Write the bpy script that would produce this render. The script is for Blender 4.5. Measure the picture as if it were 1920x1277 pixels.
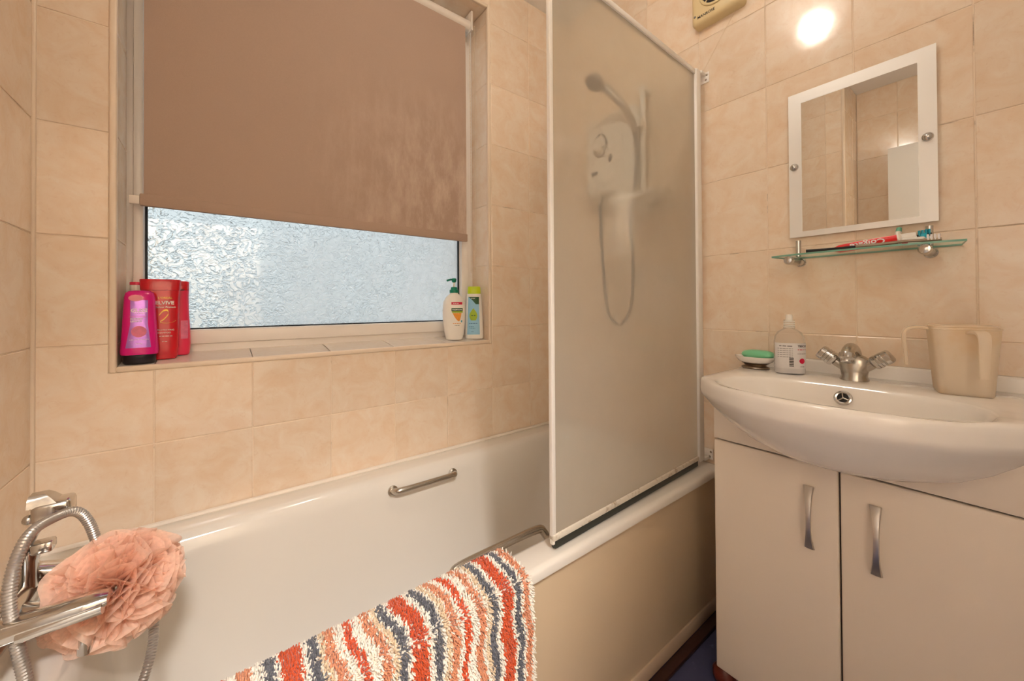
import bpy, bmesh, math, random
import numpy as np
from mathutils import Vector, Matrix
random.seed(7); rng = np.random.default_rng(7)
sc = bpy.context.scene
for o in list(bpy.data.objects): bpy.data.objects.remove(o)
COL = sc.collection

# ------------------------------------------------------------------ camera, world, exposure
def cam_axes(yaw, pitch, roll):
    f = Vector((math.sin(yaw)*math.cos(pitch), math.cos(yaw)*math.cos(pitch), math.sin(pitch)))
    r = Vector((math.cos(yaw), -math.sin(yaw), 0)); u = r.cross(f)
    return f, r*math.cos(roll)+u*math.sin(roll), -r*math.sin(roll)+u*math.cos(roll)
F_, R_, U_ = cam_axes(0.6551, 0.0080, -0.0062)
cd = bpy.data.cameras.new('camera'); cam = bpy.data.objects.new('camera', cd); COL.objects.link(cam)
cd.sensor_width = 36; cd.lens = 718.14/1920*36; cd.shift_y = -71.67/1920; cd.clip_start = .01
cam.matrix_world = Matrix(((R_.x, U_.x, -F_.x, -1.3467), (R_.y, U_.y, -F_.y, -1.3062), (R_.z, U_.z, -F_.z, 1.04), (0, 0, 0, 1)))
sc.camera = cam
sc.view_settings.view_transform = 'Standard'; sc.view_settings.look = 'None'
sc.view_settings.gamma = 1; sc.view_settings.use_curve_mapping = False
sc.view_settings.exposure = 0.35
sc.cycles.max_bounces = 9; sc.cycles.diffuse_bounces = 5; sc.cycles.glossy_bounces = 4; sc.cycles.transmission_bounces = 6; sc.cycles.transparent_max_bounces = 16; sc.cycles.adaptive_threshold = .045
w = bpy.data.worlds.new('world'); sc.world = w; w.use_nodes = True
bg = w.node_tree.nodes['Background']; bg.inputs[1].default_value = 1.0
wt = w.node_tree; g_ = wt.nodes.new('ShaderNodeTexCoord'); sx_ = wt.nodes.new('ShaderNodeSeparateXYZ'); cr_ = wt.nodes.new('ShaderNodeValToRGB')   # overcast sky over dull ground
wt.links.new(g_.outputs['Generated'], sx_.inputs[0]); mr_ = wt.nodes.new('ShaderNodeMapRange'); mr_.inputs['From Min'].default_value = -1; wt.links.new(sx_.outputs['Z'], mr_.inputs['Value']); wt.links.new(mr_.outputs['Result'], cr_.inputs[0]); wt.links.new(cr_.outputs[0], bg.inputs[0])
e_ = cr_.color_ramp.elements; e_[0].position = .44; e_[0].color = (.34, .37, .37, 1); e_[1].position = .62; e_[1].color = (1.12, 1.14, 1.15, 1); k_ = e_.new(.50); k_.color = (.66, .71, .73, 1)
LAMP_POWER = 37.0; HALL_FILL_POWER = 205.0

# ------------------------------------------------------------------ materials
def lin(c):
    return tuple(((v/255)/12.92 if v/255 <= .04045 else ((v/255+.055)/1.055)**2.4) for v in c)
MATS = {}
def nt(name):
    m = bpy.data.materials.new(name); m.use_nodes = True; t = m.node_tree; t.nodes.clear()
    out = t.nodes.new('ShaderNodeOutputMaterial'); MATS[name] = m
    return m, t, out
def N(t, kind, **kw):
    n = t.nodes.new(kind)
    for k, v in kw.items():
        if k.startswith('_'): setattr(n, k[1:], v)
        else:
            k2 = k.replace('__', ' ')
            n.inputs[k2 if k2 in n.inputs else k].default_value = v
    return n
def L(t, a, ao, b, bi): t.links.new(a.outputs[ao], b.inputs[bi])
def P(name, rgb, rough=.5, metal=0, var=.06, vscale=8, bump=0, bscale=60, coat=0, spec=.5, trans=0, ior=1.45, stain=None, stain_scale=6, stain_lo=.55, stain_hi=.75, emis=None, emis_s=0, sss=0):
    m, t, out = nt(name)
    b = N(t, 'ShaderNodeBsdfPrincipled'); L(t, b, 'BSDF', out, 'Surface')
    b.inputs['Roughness'].default_value = rough; b.inputs['Metallic'].default_value = metal
    b.inputs['Coat Weight'].default_value = coat; b.inputs['Coat Roughness'].default_value = .08
    b.inputs['Specular IOR Level'].default_value = spec; b.inputs['IOR'].default_value = ior
    b.inputs['Transmission Weight'].default_value = trans
    if sss: b.inputs['Subsurface Weight'].default_value = sss; b.inputs['Subsurface Radius'].default_value = (.01, .008, .006)
    tc = N(t, 'ShaderNodeTexCoord')
    c = lin(rgb)
    nz = N(t, 'ShaderNodeTexNoise', Scale=vscale, Detail=4.0); L(t, tc, 'Object', nz, 'Vector')
    mx = N(t, 'ShaderNodeMix', _data_type='RGBA')
    mx.inputs[6].default_value = (*[v*(1-var) for v in c], 1); mx.inputs[7].default_value = (*[min(1, v*(1+var)) for v in c], 1)
    L(t, nz, 'Fac', mx, 0); last = mx
    if stain:
        n2 = N(t, 'ShaderNodeTexNoise', Scale=stain_scale, Detail=6.0, Roughness=.65); L(t, tc, 'Object', n2, 'Vector')
        mr = N(t, 'ShaderNodeMapRange', **{'From__Min': stain_lo, 'From__Max': stain_hi}); L(t, n2, 'Fac', mr, 'Value')
        m2 = N(t, 'ShaderNodeMix', _data_type='RGBA'); L(t, last, 2, m2, 6); m2.inputs[7].default_value = (*lin(stain), 1)
        L(t, mr, 'Result', m2, 0); last = m2
    L(t, last, 2, b, 'Base Color')
    if bump:
        n3 = N(t, 'ShaderNodeTexNoise', Scale=bscale, Detail=3.0); L(t, tc, 'Object', n3, 'Vector')
        bp = N(t, 'ShaderNodeBump', Strength=bump, Distance=.002); L(t, n3, 'Fac', bp, 'Height'); L(t, bp, 'Normal', b, 'Normal')
    if emis: b.inputs['Emission Color'].default_value = (*lin(emis), 1); b.inputs['Emission Strength'].default_value = emis_s
    return m
def tile_mat(name, a, bcol, rough=.13):
    m, t, out = nt(name); b = N(t, 'ShaderNodeBsdfPrincipled'); L(t, b, 'BSDF', out, 'Surface')
    tc = N(t, 'ShaderNodeTexCoord'); oi = N(t, 'ShaderNodeObjectInfo')
    vm = N(t, 'ShaderNodeVectorMath', _operation='SCALE'); cb = N(t, 'ShaderNodeCombineXYZ')
    L(t, oi, 'Random', cb, 'X'); L(t, oi, 'Random', cb, 'Z'); L(t, cb, 'Vector', vm, 0); vm.inputs['Scale'].default_value = 37
    ad = N(t, 'ShaderNodeVectorMath', _operation='ADD'); L(t, tc, 'Object', ad, 0); L(t, vm, 'Vector', ad, 1)
    mp = N(t, 'ShaderNodeMapping'); mp.inputs['Rotation'].default_value = (.5, .35, .5); mp.inputs['Scale'].default_value = (1.6, 1.6, .75); L(t, ad, 'Vector', mp, 'Vector')
    n1 = N(t, 'ShaderNodeTexNoise', Scale=9.0, Detail=6.0, Roughness=.62, Distortion=.9); L(t, mp, 'Vector', n1, 'Vector')
    r = N(t, 'ShaderNodeMapRange', **{'From__Min': .32, 'From__Max': .7}); L(t, n1, 'Fac', r, 'Value')
    mx = N(t, 'ShaderNodeMix', _data_type='RGBA'); mx.inputs[6].default_value = (*lin(a), 1); mx.inputs[7].default_value = (*lin(bcol), 1); L(t, r, 'Result', mx, 0)
    n2 = N(t, 'ShaderNodeTexNoise', Scale=26.0, Detail=5.0, Roughness=.7, Distortion=2.2); L(t, mp, 'Vector', n2, 'Vector')
    r2 = N(t, 'ShaderNodeMapRange', **{'From__Min': .56, 'From__Max': .72, 'To__Max': .35}); L(t, n2, 'Fac', r2, 'Value')
    m2 = N(t, 'ShaderNodeMix', _data_type='RGBA'); L(t, mx, 2, m2, 6); m2.inputs[7].default_value = (*lin((220, 184, 150)), 1); L(t, r2, 'Result', m2, 0)
    hv = N(t, 'ShaderNodeHueSaturation'); mr = N(t, 'ShaderNodeMapRange', **{'To__Min': .95, 'To__Max': 1.04}); L(t, oi, 'Random', mr, 'Value'); L(t, mr, 'Result', hv, 'Value'); L(t, m2, 2, hv, 'Color')
    L(t, hv, 'Color', b, 'Base Color'); b.inputs['Roughness'].default_value = rough; b.inputs['Coat Weight'].default_value = .25; b.inputs['Coat Roughness'].default_value = .04
    n3 = N(t, 'ShaderNodeTexNoise', Scale=14.0, Detail=2.0); L(t, ad, 'Vector', n3, 'Vector')
    bp = N(t, 'ShaderNodeBump', Strength=.12, Distance=.004); L(t, n3, 'Fac', bp, 'Height'); L(t, bp, 'Normal', b, 'Normal')
    return m
tile_mat('tile', (239, 222, 201), (232, 204, 174))
tile_mat('sill_tile', (238, 228, 216), (233, 218, 202), .15)
P('grout', (238, 218, 194), .85, stain=(120, 92, 70), stain_scale=7, stain_lo=.57, stain_hi=.72, bump=.3)
P('edge_trim', (232, 212, 188), .3, var=.03)
P('plaster', (244, 240, 234), .8, var=.02)
P('bath', (226, 219, 209), .12, var=.015, vscale=3, coat=.5)
P('sealant', (234, 222, 206), .45, stain=(160, 120, 84), stain_scale=9, stain_lo=.6, stain_hi=.75)
P('panel', (208, 185, 154), .38, var=.04, vscale=3)
P('plinth', (196, 172, 148), .5)
P('brown_strip', (58, 32, 24), .5, bump=.3)
P('floor', (66, 68, 98), .5, var=.18, vscale=14, stain=(108, 112, 146), stain_scale=22, stain_lo=.62, stain_hi=.8, bump=.2)
P('upvc', (240, 232, 224), .28, var=.015)
P('gasket', (34, 40, 46), .55)
P('chrome', (205, 203, 200), .14, 1, var=.05, bump=.03, bscale=20)
P('chrome_dull', (190, 184, 174), .27, 1, var=.12, vscale=30, stain=(150, 130, 105), stain_scale=14, stain_lo=.58, stain_hi=.8)
P('bezel', (205, 200, 194), .38, 1)
P('dark', (30, 27, 25), .6)
P('white_plastic', (240, 234, 226), .32, var=.02)
P('frame_white', (236, 230, 222), .3, var=.02)
P('rust_rail', (216, 206, 190), .45, stain=(140, 100, 56), stain_scale=45, stain_lo=.54, stain_hi=.72)
P('seal_dark', (46, 48, 42), .45, var=.3, vscale=30)
P('ceramic', (243, 237, 230), .1, var=.012, vscale=3, coat=.6)
P('cabinet', (236, 222, 206), .3, var=.02, vscale=2.5)
P('carcass', (60, 50, 40), .7)  # dark tone of the sheet that imitates shade between the doors
P('wood_red', (92, 36, 22), .35)
P('fan_cream', (226, 204, 156), .4, var=.02)
P('ink', (40, 36, 34), .5)
P('blind_fab', (176, 150, 132), .9, var=.05, vscale=300, bump=.25, bscale=900)
P('roller', (226, 214, 200), .4)
P('cord', (222, 200, 170), .6)
P('magenta', (222, 12, 128), .25, var=.05, coat=.3)
P('black_plastic', (26, 20, 24), .3)
P('red_plastic', (206, 14, 34), .22, var=.06, coat=.4)
P('pink_red', (232, 52, 88), .3, var=.05)
P('silver_label', (186, 128, 220), .22, .5, var=.25, vscale=40)
P('gold', (206, 160, 70), .3, .7)
P('white_ink', (250, 244, 242), .5)
P('rose_ink', (226, 120, 150), .45, var=.3, vscale=120)
P('pink_label', (240, 150, 160), .5)
P('white_bottle', (242, 236, 226), .3, sss=.1)
P('green_cap', (0, 120, 92), .35)
P('lime_cap', (196, 214, 20), .35)
P('red_ink', (206, 26, 66), .45)
P('green_ink', (36, 84, 40), .45)
P('lime_ink', (160, 186, 40), .45)
P('orange_ink', (234, 150, 52), .5, var=.3, vscale=200)
P('blue_label', (150, 200, 226), .4, var=.08, vscale=30)
P('navy_ink', (40, 90, 140), .5)
P('soap_green', (128, 204, 156), .4, var=.06, sss=.2)
P('pewter', (150, 134, 116), .3, .9, bump=.4, bscale=90)
P('label_white', (222, 218, 216), .45)
P('grey_ink', (120, 116, 116), .6)
P('toothpaste_red', (226, 28, 26), .3)
P('teal', (20, 160, 184), .4)
P('pale_green', (110, 180, 150), .4)
P('shower_white', (240, 234, 224), .3)
P('hose_grey', (186, 180, 174), .32, .8)
P('hose_dark', (112, 112, 114), .4, .4)
P('door_white', (246, 244, 240), .4, var=.01)
P('hall_wall', (236, 222, 202), .8)
def emissive(name, rgb, s):
    m, t, out = nt(name); e = N(t, 'ShaderNodeEmission', Strength=s); e.inputs['Color'].default_value = (*rgb, 1); L(t, e, 'Emission', out, 'Surface')
emissive('lamp_glow', (1.0, .92, .81), LAMP_POWER)
emissive('hall_fill_glow', (1.0, .965, .925), HALL_FILL_POWER)  # glow of the unseen hall light added to fill from behind the camera
# silvered mirror
m, t, out = nt('mirror'); g = N(t, 'ShaderNodeBsdfGlossy', Roughness=.004); g.inputs['Color'].default_value = (.86, .87, .85, 1); L(t, g, 'BSDF', out, 'Surface')
P('frosted_border', (240, 238, 234), .42, .45, var=.02)
# clear greenish shelf glass
m, t, out = nt('shelf_glass'); b = N(t, 'ShaderNodeBsdfPrincipled', Roughness=.02); b.inputs['Base Color'].default_value = (.72, .9, .82, 1); b.inputs['Transmission Weight'].default_value = 1; b.inputs['IOR'].default_value = 1.45
tr = N(t, 'ShaderNodeBsdfTransparent'); tr.inputs['Color'].default_value = (.93, .97, .95, 1); mx = N(t, 'ShaderNodeMixShader'); mx.inputs[0].default_value = .12; L(t, tr, 'BSDF', mx, 1); L(t, b, 'BSDF', mx, 2); L(t, mx, 'Shader', out, 'Surface')
P('glass_edge', (120, 168, 148), .2, var=.1, vscale=20)
# clear plastic for the soap bottle
m, t, out = nt('clear_plastic'); b = N(t, 'ShaderNodeBsdfPrincipled', Roughness=.08); b.inputs['Base Color'].default_value = (.93, .92, .92, 1); b.inputs['Transmission Weight'].default_value = .9; b.inputs['IOR'].default_value = 1.2
tr = N(t, 'ShaderNodeBsdfTransparent'); mx = N(t, 'ShaderNodeMixShader'); mx.inputs[0].default_value = .5; L(t, tr, 'BSDF', mx, 1); L(t, b, 'BSDF', mx, 2); L(t, mx, 'Shader', out, 'Surface')
# milky stained jug plastic
m, t, out = nt('jug_plastic'); b = N(t, 'ShaderNodeBsdfPrincipled', Roughness=.35); tl = N(t, 'ShaderNodeBsdfTranslucent'); tr = N(t, 'ShaderNodeBsdfTransparent')
tc = N(t, 'ShaderNodeTexCoord'); nz = N(t, 'ShaderNodeTexNoise', Scale=16.0, Detail=5.0); L(t, tc, 'Object', nz, 'Vector')
mr = N(t, 'ShaderNodeMapRange', **{'From__Min': .5, 'From__Max': .75}); L(t, nz, 'Fac', mr, 'Value')
cm = N(t, 'ShaderNodeMix', _data_type='RGBA'); cm.inputs[6].default_value = (*lin((255, 246, 232)), 1); cm.inputs[7].default_value = (*lin((250, 228, 194)), 1); L(t, mr, 'Result', cm, 0)
L(t, cm, 2, b, 'Base Color'); L(t, cm, 2, tl, 'Color'); tr.inputs['Color'].default_value = (1, .97, .92, 1)
m1 = N(t, 'ShaderNodeMixShader'); m1.inputs[0].default_value = .35; L(t, b, 'BSDF', m1, 1); L(t, tl, 'BSDF', m1, 2)
m2 = N(t, 'ShaderNodeMixShader'); m2.inputs[0].default_value = .44; L(t, m1, 'Shader', m2, 1); L(t, tr, 'BSDF', m2, 2); L(t, m2, 'Shader', out, 'Surface')
# textured window glass with condensation
m, t, out = nt('window_glass')
tc = N(t, 'ShaderNodeTexCoord'); mp = N(t, 'ShaderNodeMapping'); L(t, tc, 'Object', mp, 'Vector')
n1 = N(t, 'ShaderNodeTexNoise', Scale=42.0, Detail=1.0, Distortion=1.4); L(t, mp, 'Vector', n1, 'Vector')
mr = N(t, 'ShaderNodeMath', _operation='SUBTRACT'); L(t, n1, 'Fac', mr, 0); mr.inputs[1].default_value = .5
ab = N(t, 'ShaderNodeMath', _operation='ABSOLUTE'); L(t, mr, 'Value', ab, 0)
rg = N(t, 'ShaderNodeMapRange', **{'From__Min': 0.0, 'From__Max': .07, 'To__Min': 1.0, 'To__Max': 0.0}); L(t, ab, 'Value', rg, 'Value')
bp = N(t, 'ShaderNodeBump', Strength=1.0, Distance=.006); L(t, rg, 'Result', bp, 'Height')
rf = N(t, 'ShaderNodeBsdfRefraction', Roughness=.10, IOR=1.25); rf.inputs['Color'].default_value = (.86, .91, .92, 1); L(t, bp, 'Normal', rf, 'Normal')
tl = N(t, 'ShaderNodeBsdfTranslucent'); tl.inputs['Color'].default_value = (.96, .97, .98, 1)
fg = N(t, 'ShaderNodeTexNoise', Scale=3.2, Detail=5.0, Roughness=.6); L(t, mp, 'Vector', fg, 'Vector')
sx = N(t, 'ShaderNodeSeparateXYZ'); L(t, mp, 'Vector', sx, 'Vector')
gx = N(t, 'ShaderNodeMapRange', **{'From__Min': -.45, 'From__Max': .45, 'To__Min': -.14, 'To__Max': .26}); L(t, sx, 'X', gx, 'Value')
ad = N(t, 'ShaderNodeMath', _operation='ADD'); L(t, fg, 'Fac', ad, 0); L(t, gx, 'Result', ad, 1)
fr = N(t, 'ShaderNodeMapRange', **{'From__Min': .38, 'From__Max': .74, 'To__Min': .10, 'To__Max': .62}); L(t, ad, 'Value', fr, 'Value')
mx = N(t, 'ShaderNodeMixShader'); L(t, fr, 'Result', mx, 0); L(t, rf, 'BSDF', mx, 1); L(t, tl, 'BSDF', mx, 2)
gl = N(t, 'ShaderNodeBsdfGlossy', Roughness=.08); L(t, bp, 'Normal', gl, 'Normal')
m3 = N(t, 'ShaderNodeMixShader'); m3.inputs[0].default_value = .10; L(t, mx, 'Shader', m3, 1); L(t, gl, 'BSDF', m3, 2); L(t, m3, 'Shader', out, 'Surface')
# obscure shower-screen glass, milky with limescale towards the foot
m, t, out = nt('screen_glass')
tc = N(t, 'ShaderNodeTexCoord'); vo = N(t, 'ShaderNodeTexVoronoi', Scale=240.0); L(t, tc, 'Object', vo, 'Vector')
bp = N(t, 'ShaderNodeBump', Strength=.06, Distance=.001); L(t, vo, 'Distance', bp, 'Height')
rf = N(t, 'ShaderNodeBsdfTransparent'); rf.inputs['Color'].default_value = (.95, .95, .92, 1)
df = N(t, 'ShaderNodeBsdfDiffuse'); df.inputs['Color'].default_value = (.72, .68, .59, 1)
tl = N(t, 'ShaderNodeBsdfTranslucent'); tl.inputs['Color'].default_value = (.76, .72, .64, 1)
hz = N(t, 'ShaderNodeMixShader'); hz.inputs[0].default_value = .5; L(t, df, 'BSDF', hz, 1); L(t, tl, 'BSDF', hz, 2)
sx = N(t, 'ShaderNodeSeparateXYZ'); L(t, tc, 'Object', sx, 'Vector')
gz = N(t, 'ShaderNodeMapRange', **{'From__Min': .0, 'From__Max': 1.0, 'To__Min': .62, 'To__Max': .42}); L(t, sx, 'Z', gz, 'Value')
nz = N(t, 'ShaderNodeTexNoise', Scale=5.0, Detail=6.0, Roughness=.7); L(t, tc, 'Object', nz, 'Vector')
nm = N(t, 'ShaderNodeMapRange', **{'To__Min': -.03, 'To__Max': .05}); L(t, nz, 'Fac', nm, 'Value')
ad = N(t, 'ShaderNodeMath', _operation='ADD', _use_clamp=True); L(t, gz, 'Result', ad, 0); L(t, nm, 'Result', ad, 1)
mx = N(t, 'ShaderNodeMixShader'); L(t, ad, 'Value', mx, 0); L(t, rf, 'BSDF', mx, 1); L(t, hz, 'Shader', mx, 2)
gl = N(t, 'ShaderNodeBsdfGlossy', Roughness=.12); L(t, bp, 'Normal', gl, 'Normal'); lw = N(t, 'ShaderNodeFresnel', IOR=1.4); m3 = N(t, 'ShaderNodeMixShader')
L(t, lw, 'Fac', m3, 0); L(t, mx, 'Shader', m3, 1); L(t, gl, 'BSDF', m3, 2); L(t, m3, 'Shader', out, 'Surface')
m, t, out = nt('clear_face'); tr = N(t, 'ShaderNodeBsdfTransparent'); tr.inputs['Color'].default_value = (.97, .98, .97, 1); gl = N(t, 'ShaderNodeBsdfGlossy', Roughness=.05); mx = N(t, 'ShaderNodeMixShader'); mx.inputs[0].default_value = .03; L(t, tr, 'BSDF', mx, 1); L(t, gl, 'BSDF', mx, 2); L(t, mx, 'Shader', out, 'Surface')
# puff netting and mat pile
m, t, out = nt('puff_net'); b = N(t, 'ShaderNodeBsdfDiffuse'); b.inputs['Color'].default_value = (*lin((255, 226, 208)), 1); tl = N(t, 'ShaderNodeBsdfTranslucent'); tl.inputs['Color'].default_value = (*lin((255, 218, 196)), 1); tr = N(t, 'ShaderNodeBsdfTransparent')
m1 = N(t, 'ShaderNodeMixShader'); m1.inputs[0].default_value = .45; L(t, b, 'BSDF', m1, 1); L(t, tl, 'BSDF', m1, 2); tc = N(t, 'ShaderNodeTexCoord'); nz = N(t, 'ShaderNodeTexNoise', Scale=160.0); L(t, tc, 'Object', nz, 'Vector')
mr = N(t, 'ShaderNodeMapRange', **{'From__Min': .3, 'From__Max': .7, 'To__Min': .25, 'To__Max': .38}); L(t, nz, 'Fac', mr, 'Value'); m2 = N(t, 'ShaderNodeMixShader'); L(t, mr, 'Result', m2, 0); L(t, m1, 'Shader', m2, 1); L(t, tr, 'BSDF', m2, 2); L(t, m2, 'Shader', out, 'Surface')
m, t, out = nt('pile'); b = N(t, 'ShaderNodeBsdfPrincipled', Roughness=.85); b.inputs['Sheen Weight'].default_value = .3; at = N(t, 'ShaderNodeAttribute', _attribute_name='Col'); nz = N(t, 'ShaderNodeTexNoise', Scale=200.0); hv = N(t, 'ShaderNodeHueSaturation')
mr = N(t, 'ShaderNodeMapRange', **{'To__Min': .8, 'To__Max': 1.2}); L(t, nz, 'Fac', mr, 'Value'); L(t, mr, 'Result', hv, 'Value'); L(t, at, 'Color', hv, 'Color'); L(t, hv, 'Color', b, 'Base Color'); L(t, b, 'BSDF', out, 'Surface')
P('mat_back', (226, 214, 198), .9)
# blind water stain: lighter bloom low on the right
t = MATS['blind_fab'].node_tree; b = [n for n in t.nodes if n.type == 'BSDF_PRINCIPLED'][0]; src = b.inputs['Base Color'].links[0].from_socket
tc = N(t, 'ShaderNodeTexCoord'); sx = N(t, 'ShaderNodeSeparateXYZ'); L(t, tc, 'Object', sx, 'Vector')
a1 = N(t, 'ShaderNodeMapRange', **{'From__Min': -.15, 'From__Max': .35}); L(t, sx, 'X', a1, 'Value')
a2 = N(t, 'ShaderNodeMapRange', **{'From__Min': .62, 'From__Max': .25}); L(t, sx, 'Z', a2, 'Value')
mu = N(t, 'ShaderNodeMath', _operation='MULTIPLY'); L(t, a1, 'Result', mu, 0); L(t, a2, 'Result', mu, 1)
mp = N(t, 'ShaderNodeMapping'); mp.inputs['Scale'].default_value = (2, 1, .7); L(t, tc, 'Object', mp, 'Vector')
nz = N(t, 'ShaderNodeTexNoise', Scale=9.0, Detail=7.0, Roughness=.7); L(t, mp, 'Vector', nz, 'Vector')
mr = N(t, 'ShaderNodeMapRange', **{'From__Min': .42, 'From__Max': .75, 'To__Max': .75}); L(t, nz, 'Fac', mr, 'Value')
m2 = N(t, 'ShaderNodeMath', _operation='MULTIPLY'); L(t, mu, 'Value', m2, 0); L(t, mr, 'Result', m2, 1)
mx = N(t, 'ShaderNodeMix', _data_type='RGBA'); t.links.new(src, mx.inputs[6]); mx.inputs[7].default_value = (*lin((222, 200, 182)), 1); L(t, m2, 'Value', mx, 0); L(t, mx, 2, b, 'Base Color')

# ------------------------------------------------------------------ object helpers
WORLD = {}
def tag(o, label=None, cat=None, group=None, kind=None):
    if label: o['label'] = label
    if cat: o['category'] = cat
    if group: o['group'] = group
    if kind: o['kind'] = kind
    return o
def empty(name, loc, label=None, cat=None, group=None, kind=None):
    o = bpy.data.objects.new(name, None); o.empty_display_size = .05; COL.objects.link(o); o.location = loc; WORLD[o] = Vector(loc)
    return tag(o, label, cat, group, kind)
def link_mesh(name, me, mat, parent=None, origin=None):
    """me is in world coordinates; the object's origin goes to origin (or the parent's)."""
    o = bpy.data.objects.new(name, me); COL.objects.link(o)
    base = Vector(origin) if origin is not None else (WORLD[parent] if parent else Vector((0, 0, 0)))
    if base.length: me.transform(Matrix.Translation(-base))
    pw = WORLD[parent] if parent else Vector((0, 0, 0))
    o.location = base-pw; WORLD[o] = base
    if parent: o.parent = parent
    for mm in (mat if isinstance(mat, (list, tuple)) else [mat]): me.materials.append(MATS[mm])
    return o
def finish(me, smooth=True, ang=38):
    if smooth:
        me.polygons.foreach_set('use_smooth', [True]*len(me.polygons)); me.set_sharp_from_angle(angle=math.radians(ang))
    me.update()
class MB:
    def __init__(s): s.v = []; s.f = []
    def add(s, vs, fs):
        k = len(s.v); s.v += [tuple(v) for v in vs]; s.f += [tuple(i+k for i in f) for f in fs]; return s
    def box(s, lo, hi, bevel=0, seg=2, rot=None, at=None):
        bm = bmesh.new(); bmesh.ops.create_cube(bm, size=1)
        for v in bm.verts: v.co = Vector([lo[i]+(v.co[i]+.5)*(hi[i]-lo[i]) for i in range(3)])
        if bevel: bmesh.ops.bevel(bm, geom=list(bm.edges), offset=bevel, segments=seg, affect='EDGES', profile=.5)
        if rot is not None:
            M = rot.to_4x4() if len(rot) == 3 else rot
            c = Vector(at) if at is not None else (Vector(lo)+Vector(hi))/2
            bmesh.ops.transform(bm, matrix=Matrix.Translation(c) @ M @ Matrix.Translation(-c), verts=bm.verts)
        bm.verts.index_update()
        s.add([v.co for v in bm.verts], [[v.index for v in f.verts] for f in bm.faces]); bm.free(); return s
    def loops(s, loops, cap0=True, cap1=True, closed=True):
        n = len(loops[0]); k = len(s.v)
        for lp in loops: s.v += [tuple(p) for p in lp]
        for i in range(len(loops)-1):
            for j in range(n if closed else n-1):
                a = k+i*n+j; b = k+i*n+(j+1) % n; s.f.append((a, b, b+n, a+n))
        if cap0: s.f.append(tuple(k+j for j in range(n))[::-1])
        if cap1: s.f.append(tuple(k+(len(loops)-1)*n+j for j in range(n)))
        return s
    def frame(s, axis):
        z = Vector(axis).normalized(); x = z.orthogonal().normalized(); return x, z.cross(x), z
    def lathe(s, base, axis, prof, n=24, cap=True):
        x, y, z = s.frame(axis); b = Vector(base)
        return s.loops([[b+z*h+(x*math.cos(2*math.pi*i/n)+y*math.sin(2*math.pi*i/n))*r for i in range(n)] for r, h in prof], cap, cap)
    def tube(s, pts, r, n=12, cap=True, rib=None):
        """pts polyline; r number or function of fraction; rib=(pitch, depth) for a ribbed hose"""
        pts = [Vector(p) for p in pts]; cum = [0]
        for a, b in zip(pts, pts[1:]): cum.append(cum[-1]+(b-a).length)
        if rib:
            m = int(cum[-1]/rib[0]*2); ts = [cum[-1]*i/m for i in range(m+1)]; new = []; j = 0
            for tt in ts:
                while j < len(cum)-2 and cum[j+1] < tt: j += 1
                d = cum[j+1]-cum[j]; new.append(pts[j].lerp(pts[j+1], (tt-cum[j])/d if d else 0))
            pts = new; cum = ts
        tan = [(pts[min(i+1, len(pts)-1)]-pts[max(i-1, 0)]).normalized() for i in range(len(pts))]
        x = tan[0].orthogonal().normalized(); loops = []
        for i, p in enumerate(pts):
            x = (x-tan[i]*x.dot(tan[i])).normalized(); y = tan[i].cross(x)
            rr = r(cum[i]/cum[-1]) if callable(r) else r
            if rib and i % 2: rr -= rib[1]
            loops.append([p+(x*math.cos(2*math.pi*k/n)+y*math.sin(2*math.pi*k/n))*rr for k in range(n)])
        return s.loops(loops, cap, cap)
    def ball(s, c, r, n=16, m=10, sc3=(1, 1, 1)):
        c = Vector(c); lp = []
        for i in range(m+1):
            a = math.pi*(i+.02)/(m+.04); lp.append([c+Vector((r*math.sin(a)*math.cos(2*math.pi*k/n)*sc3[0], r*math.sin(a)*math.sin(2*math.pi*k/n)*sc3[1], -r*math.cos(a)*sc3[2])) for k in range(n)])
        return s.loops(lp)
    def torus(s, c, axis, R, r, n=28, m=8):
        x, y, z = s.frame(axis); c = Vector(c); k = len(s.v)
        for i in range(n):
            a = 2*math.pi*i/n; d = x*math.cos(a)+y*math.sin(a)
            for j in range(m):
                b = 2*math.pi*j/m; s.v.append(tuple(c+d*(R+r*math.cos(b))+z*r*math.sin(b)))
        for i in range(n):
            for j in range(m): s.f.append((k+i*m+j, k+((i+1) % n)*m+j, k+((i+1) % n)*m+(j+1) % m, k+i*m+(j+1) % m))
        return s
    def build(s, name, mat, parent=None, origin=None, smooth=True, ang=38, fix=True):
        me = bpy.data.meshes.new(name); me.from_pydata(s.v, [], s.f)
        if fix:
            bm = bmesh.new(); bm.from_mesh(me); bmesh.ops.recalc_face_normals(bm, faces=bm.faces); bm.to_mesh(me); bm.free()
        finish(me, smooth, ang)
        return link_mesh(name, me, mat, parent, origin)
def spline(pts, k=8):
    P_ = [Vector(p) for p in pts]; out = []
    for i in range(len(P_)-1):
        a = P_[max(i-1, 0)]; b = P_[i]; c = P_[i+1]; d = P_[min(i+2, len(P_)-1)]
        for j in range(k):
            t = j/k; out.append(.5*((2*b)+(c-a)*t+(2*a-5*b+4*c-d)*t*t+(3*b-a-3*c+d)*t**3))
    return out+[P_[-1]]
def rrect(x0, x1, y0, y1, r, z, n=8):
    """rounded rectangle loop at height z (counter-clockwise)"""
    o = []
    for cx, cy, a0 in ((x1-r, y1-r, 0), (x0+r, y1-r, 90), (x0+r, y0+r, 180), (x1-r, y0+r, 270)):
        for i in range(n+1):
            a = math.radians(a0+90*i/n); o.append((cx+r*math.cos(a), cy+r*math.sin(a), z))
    return o
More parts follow.
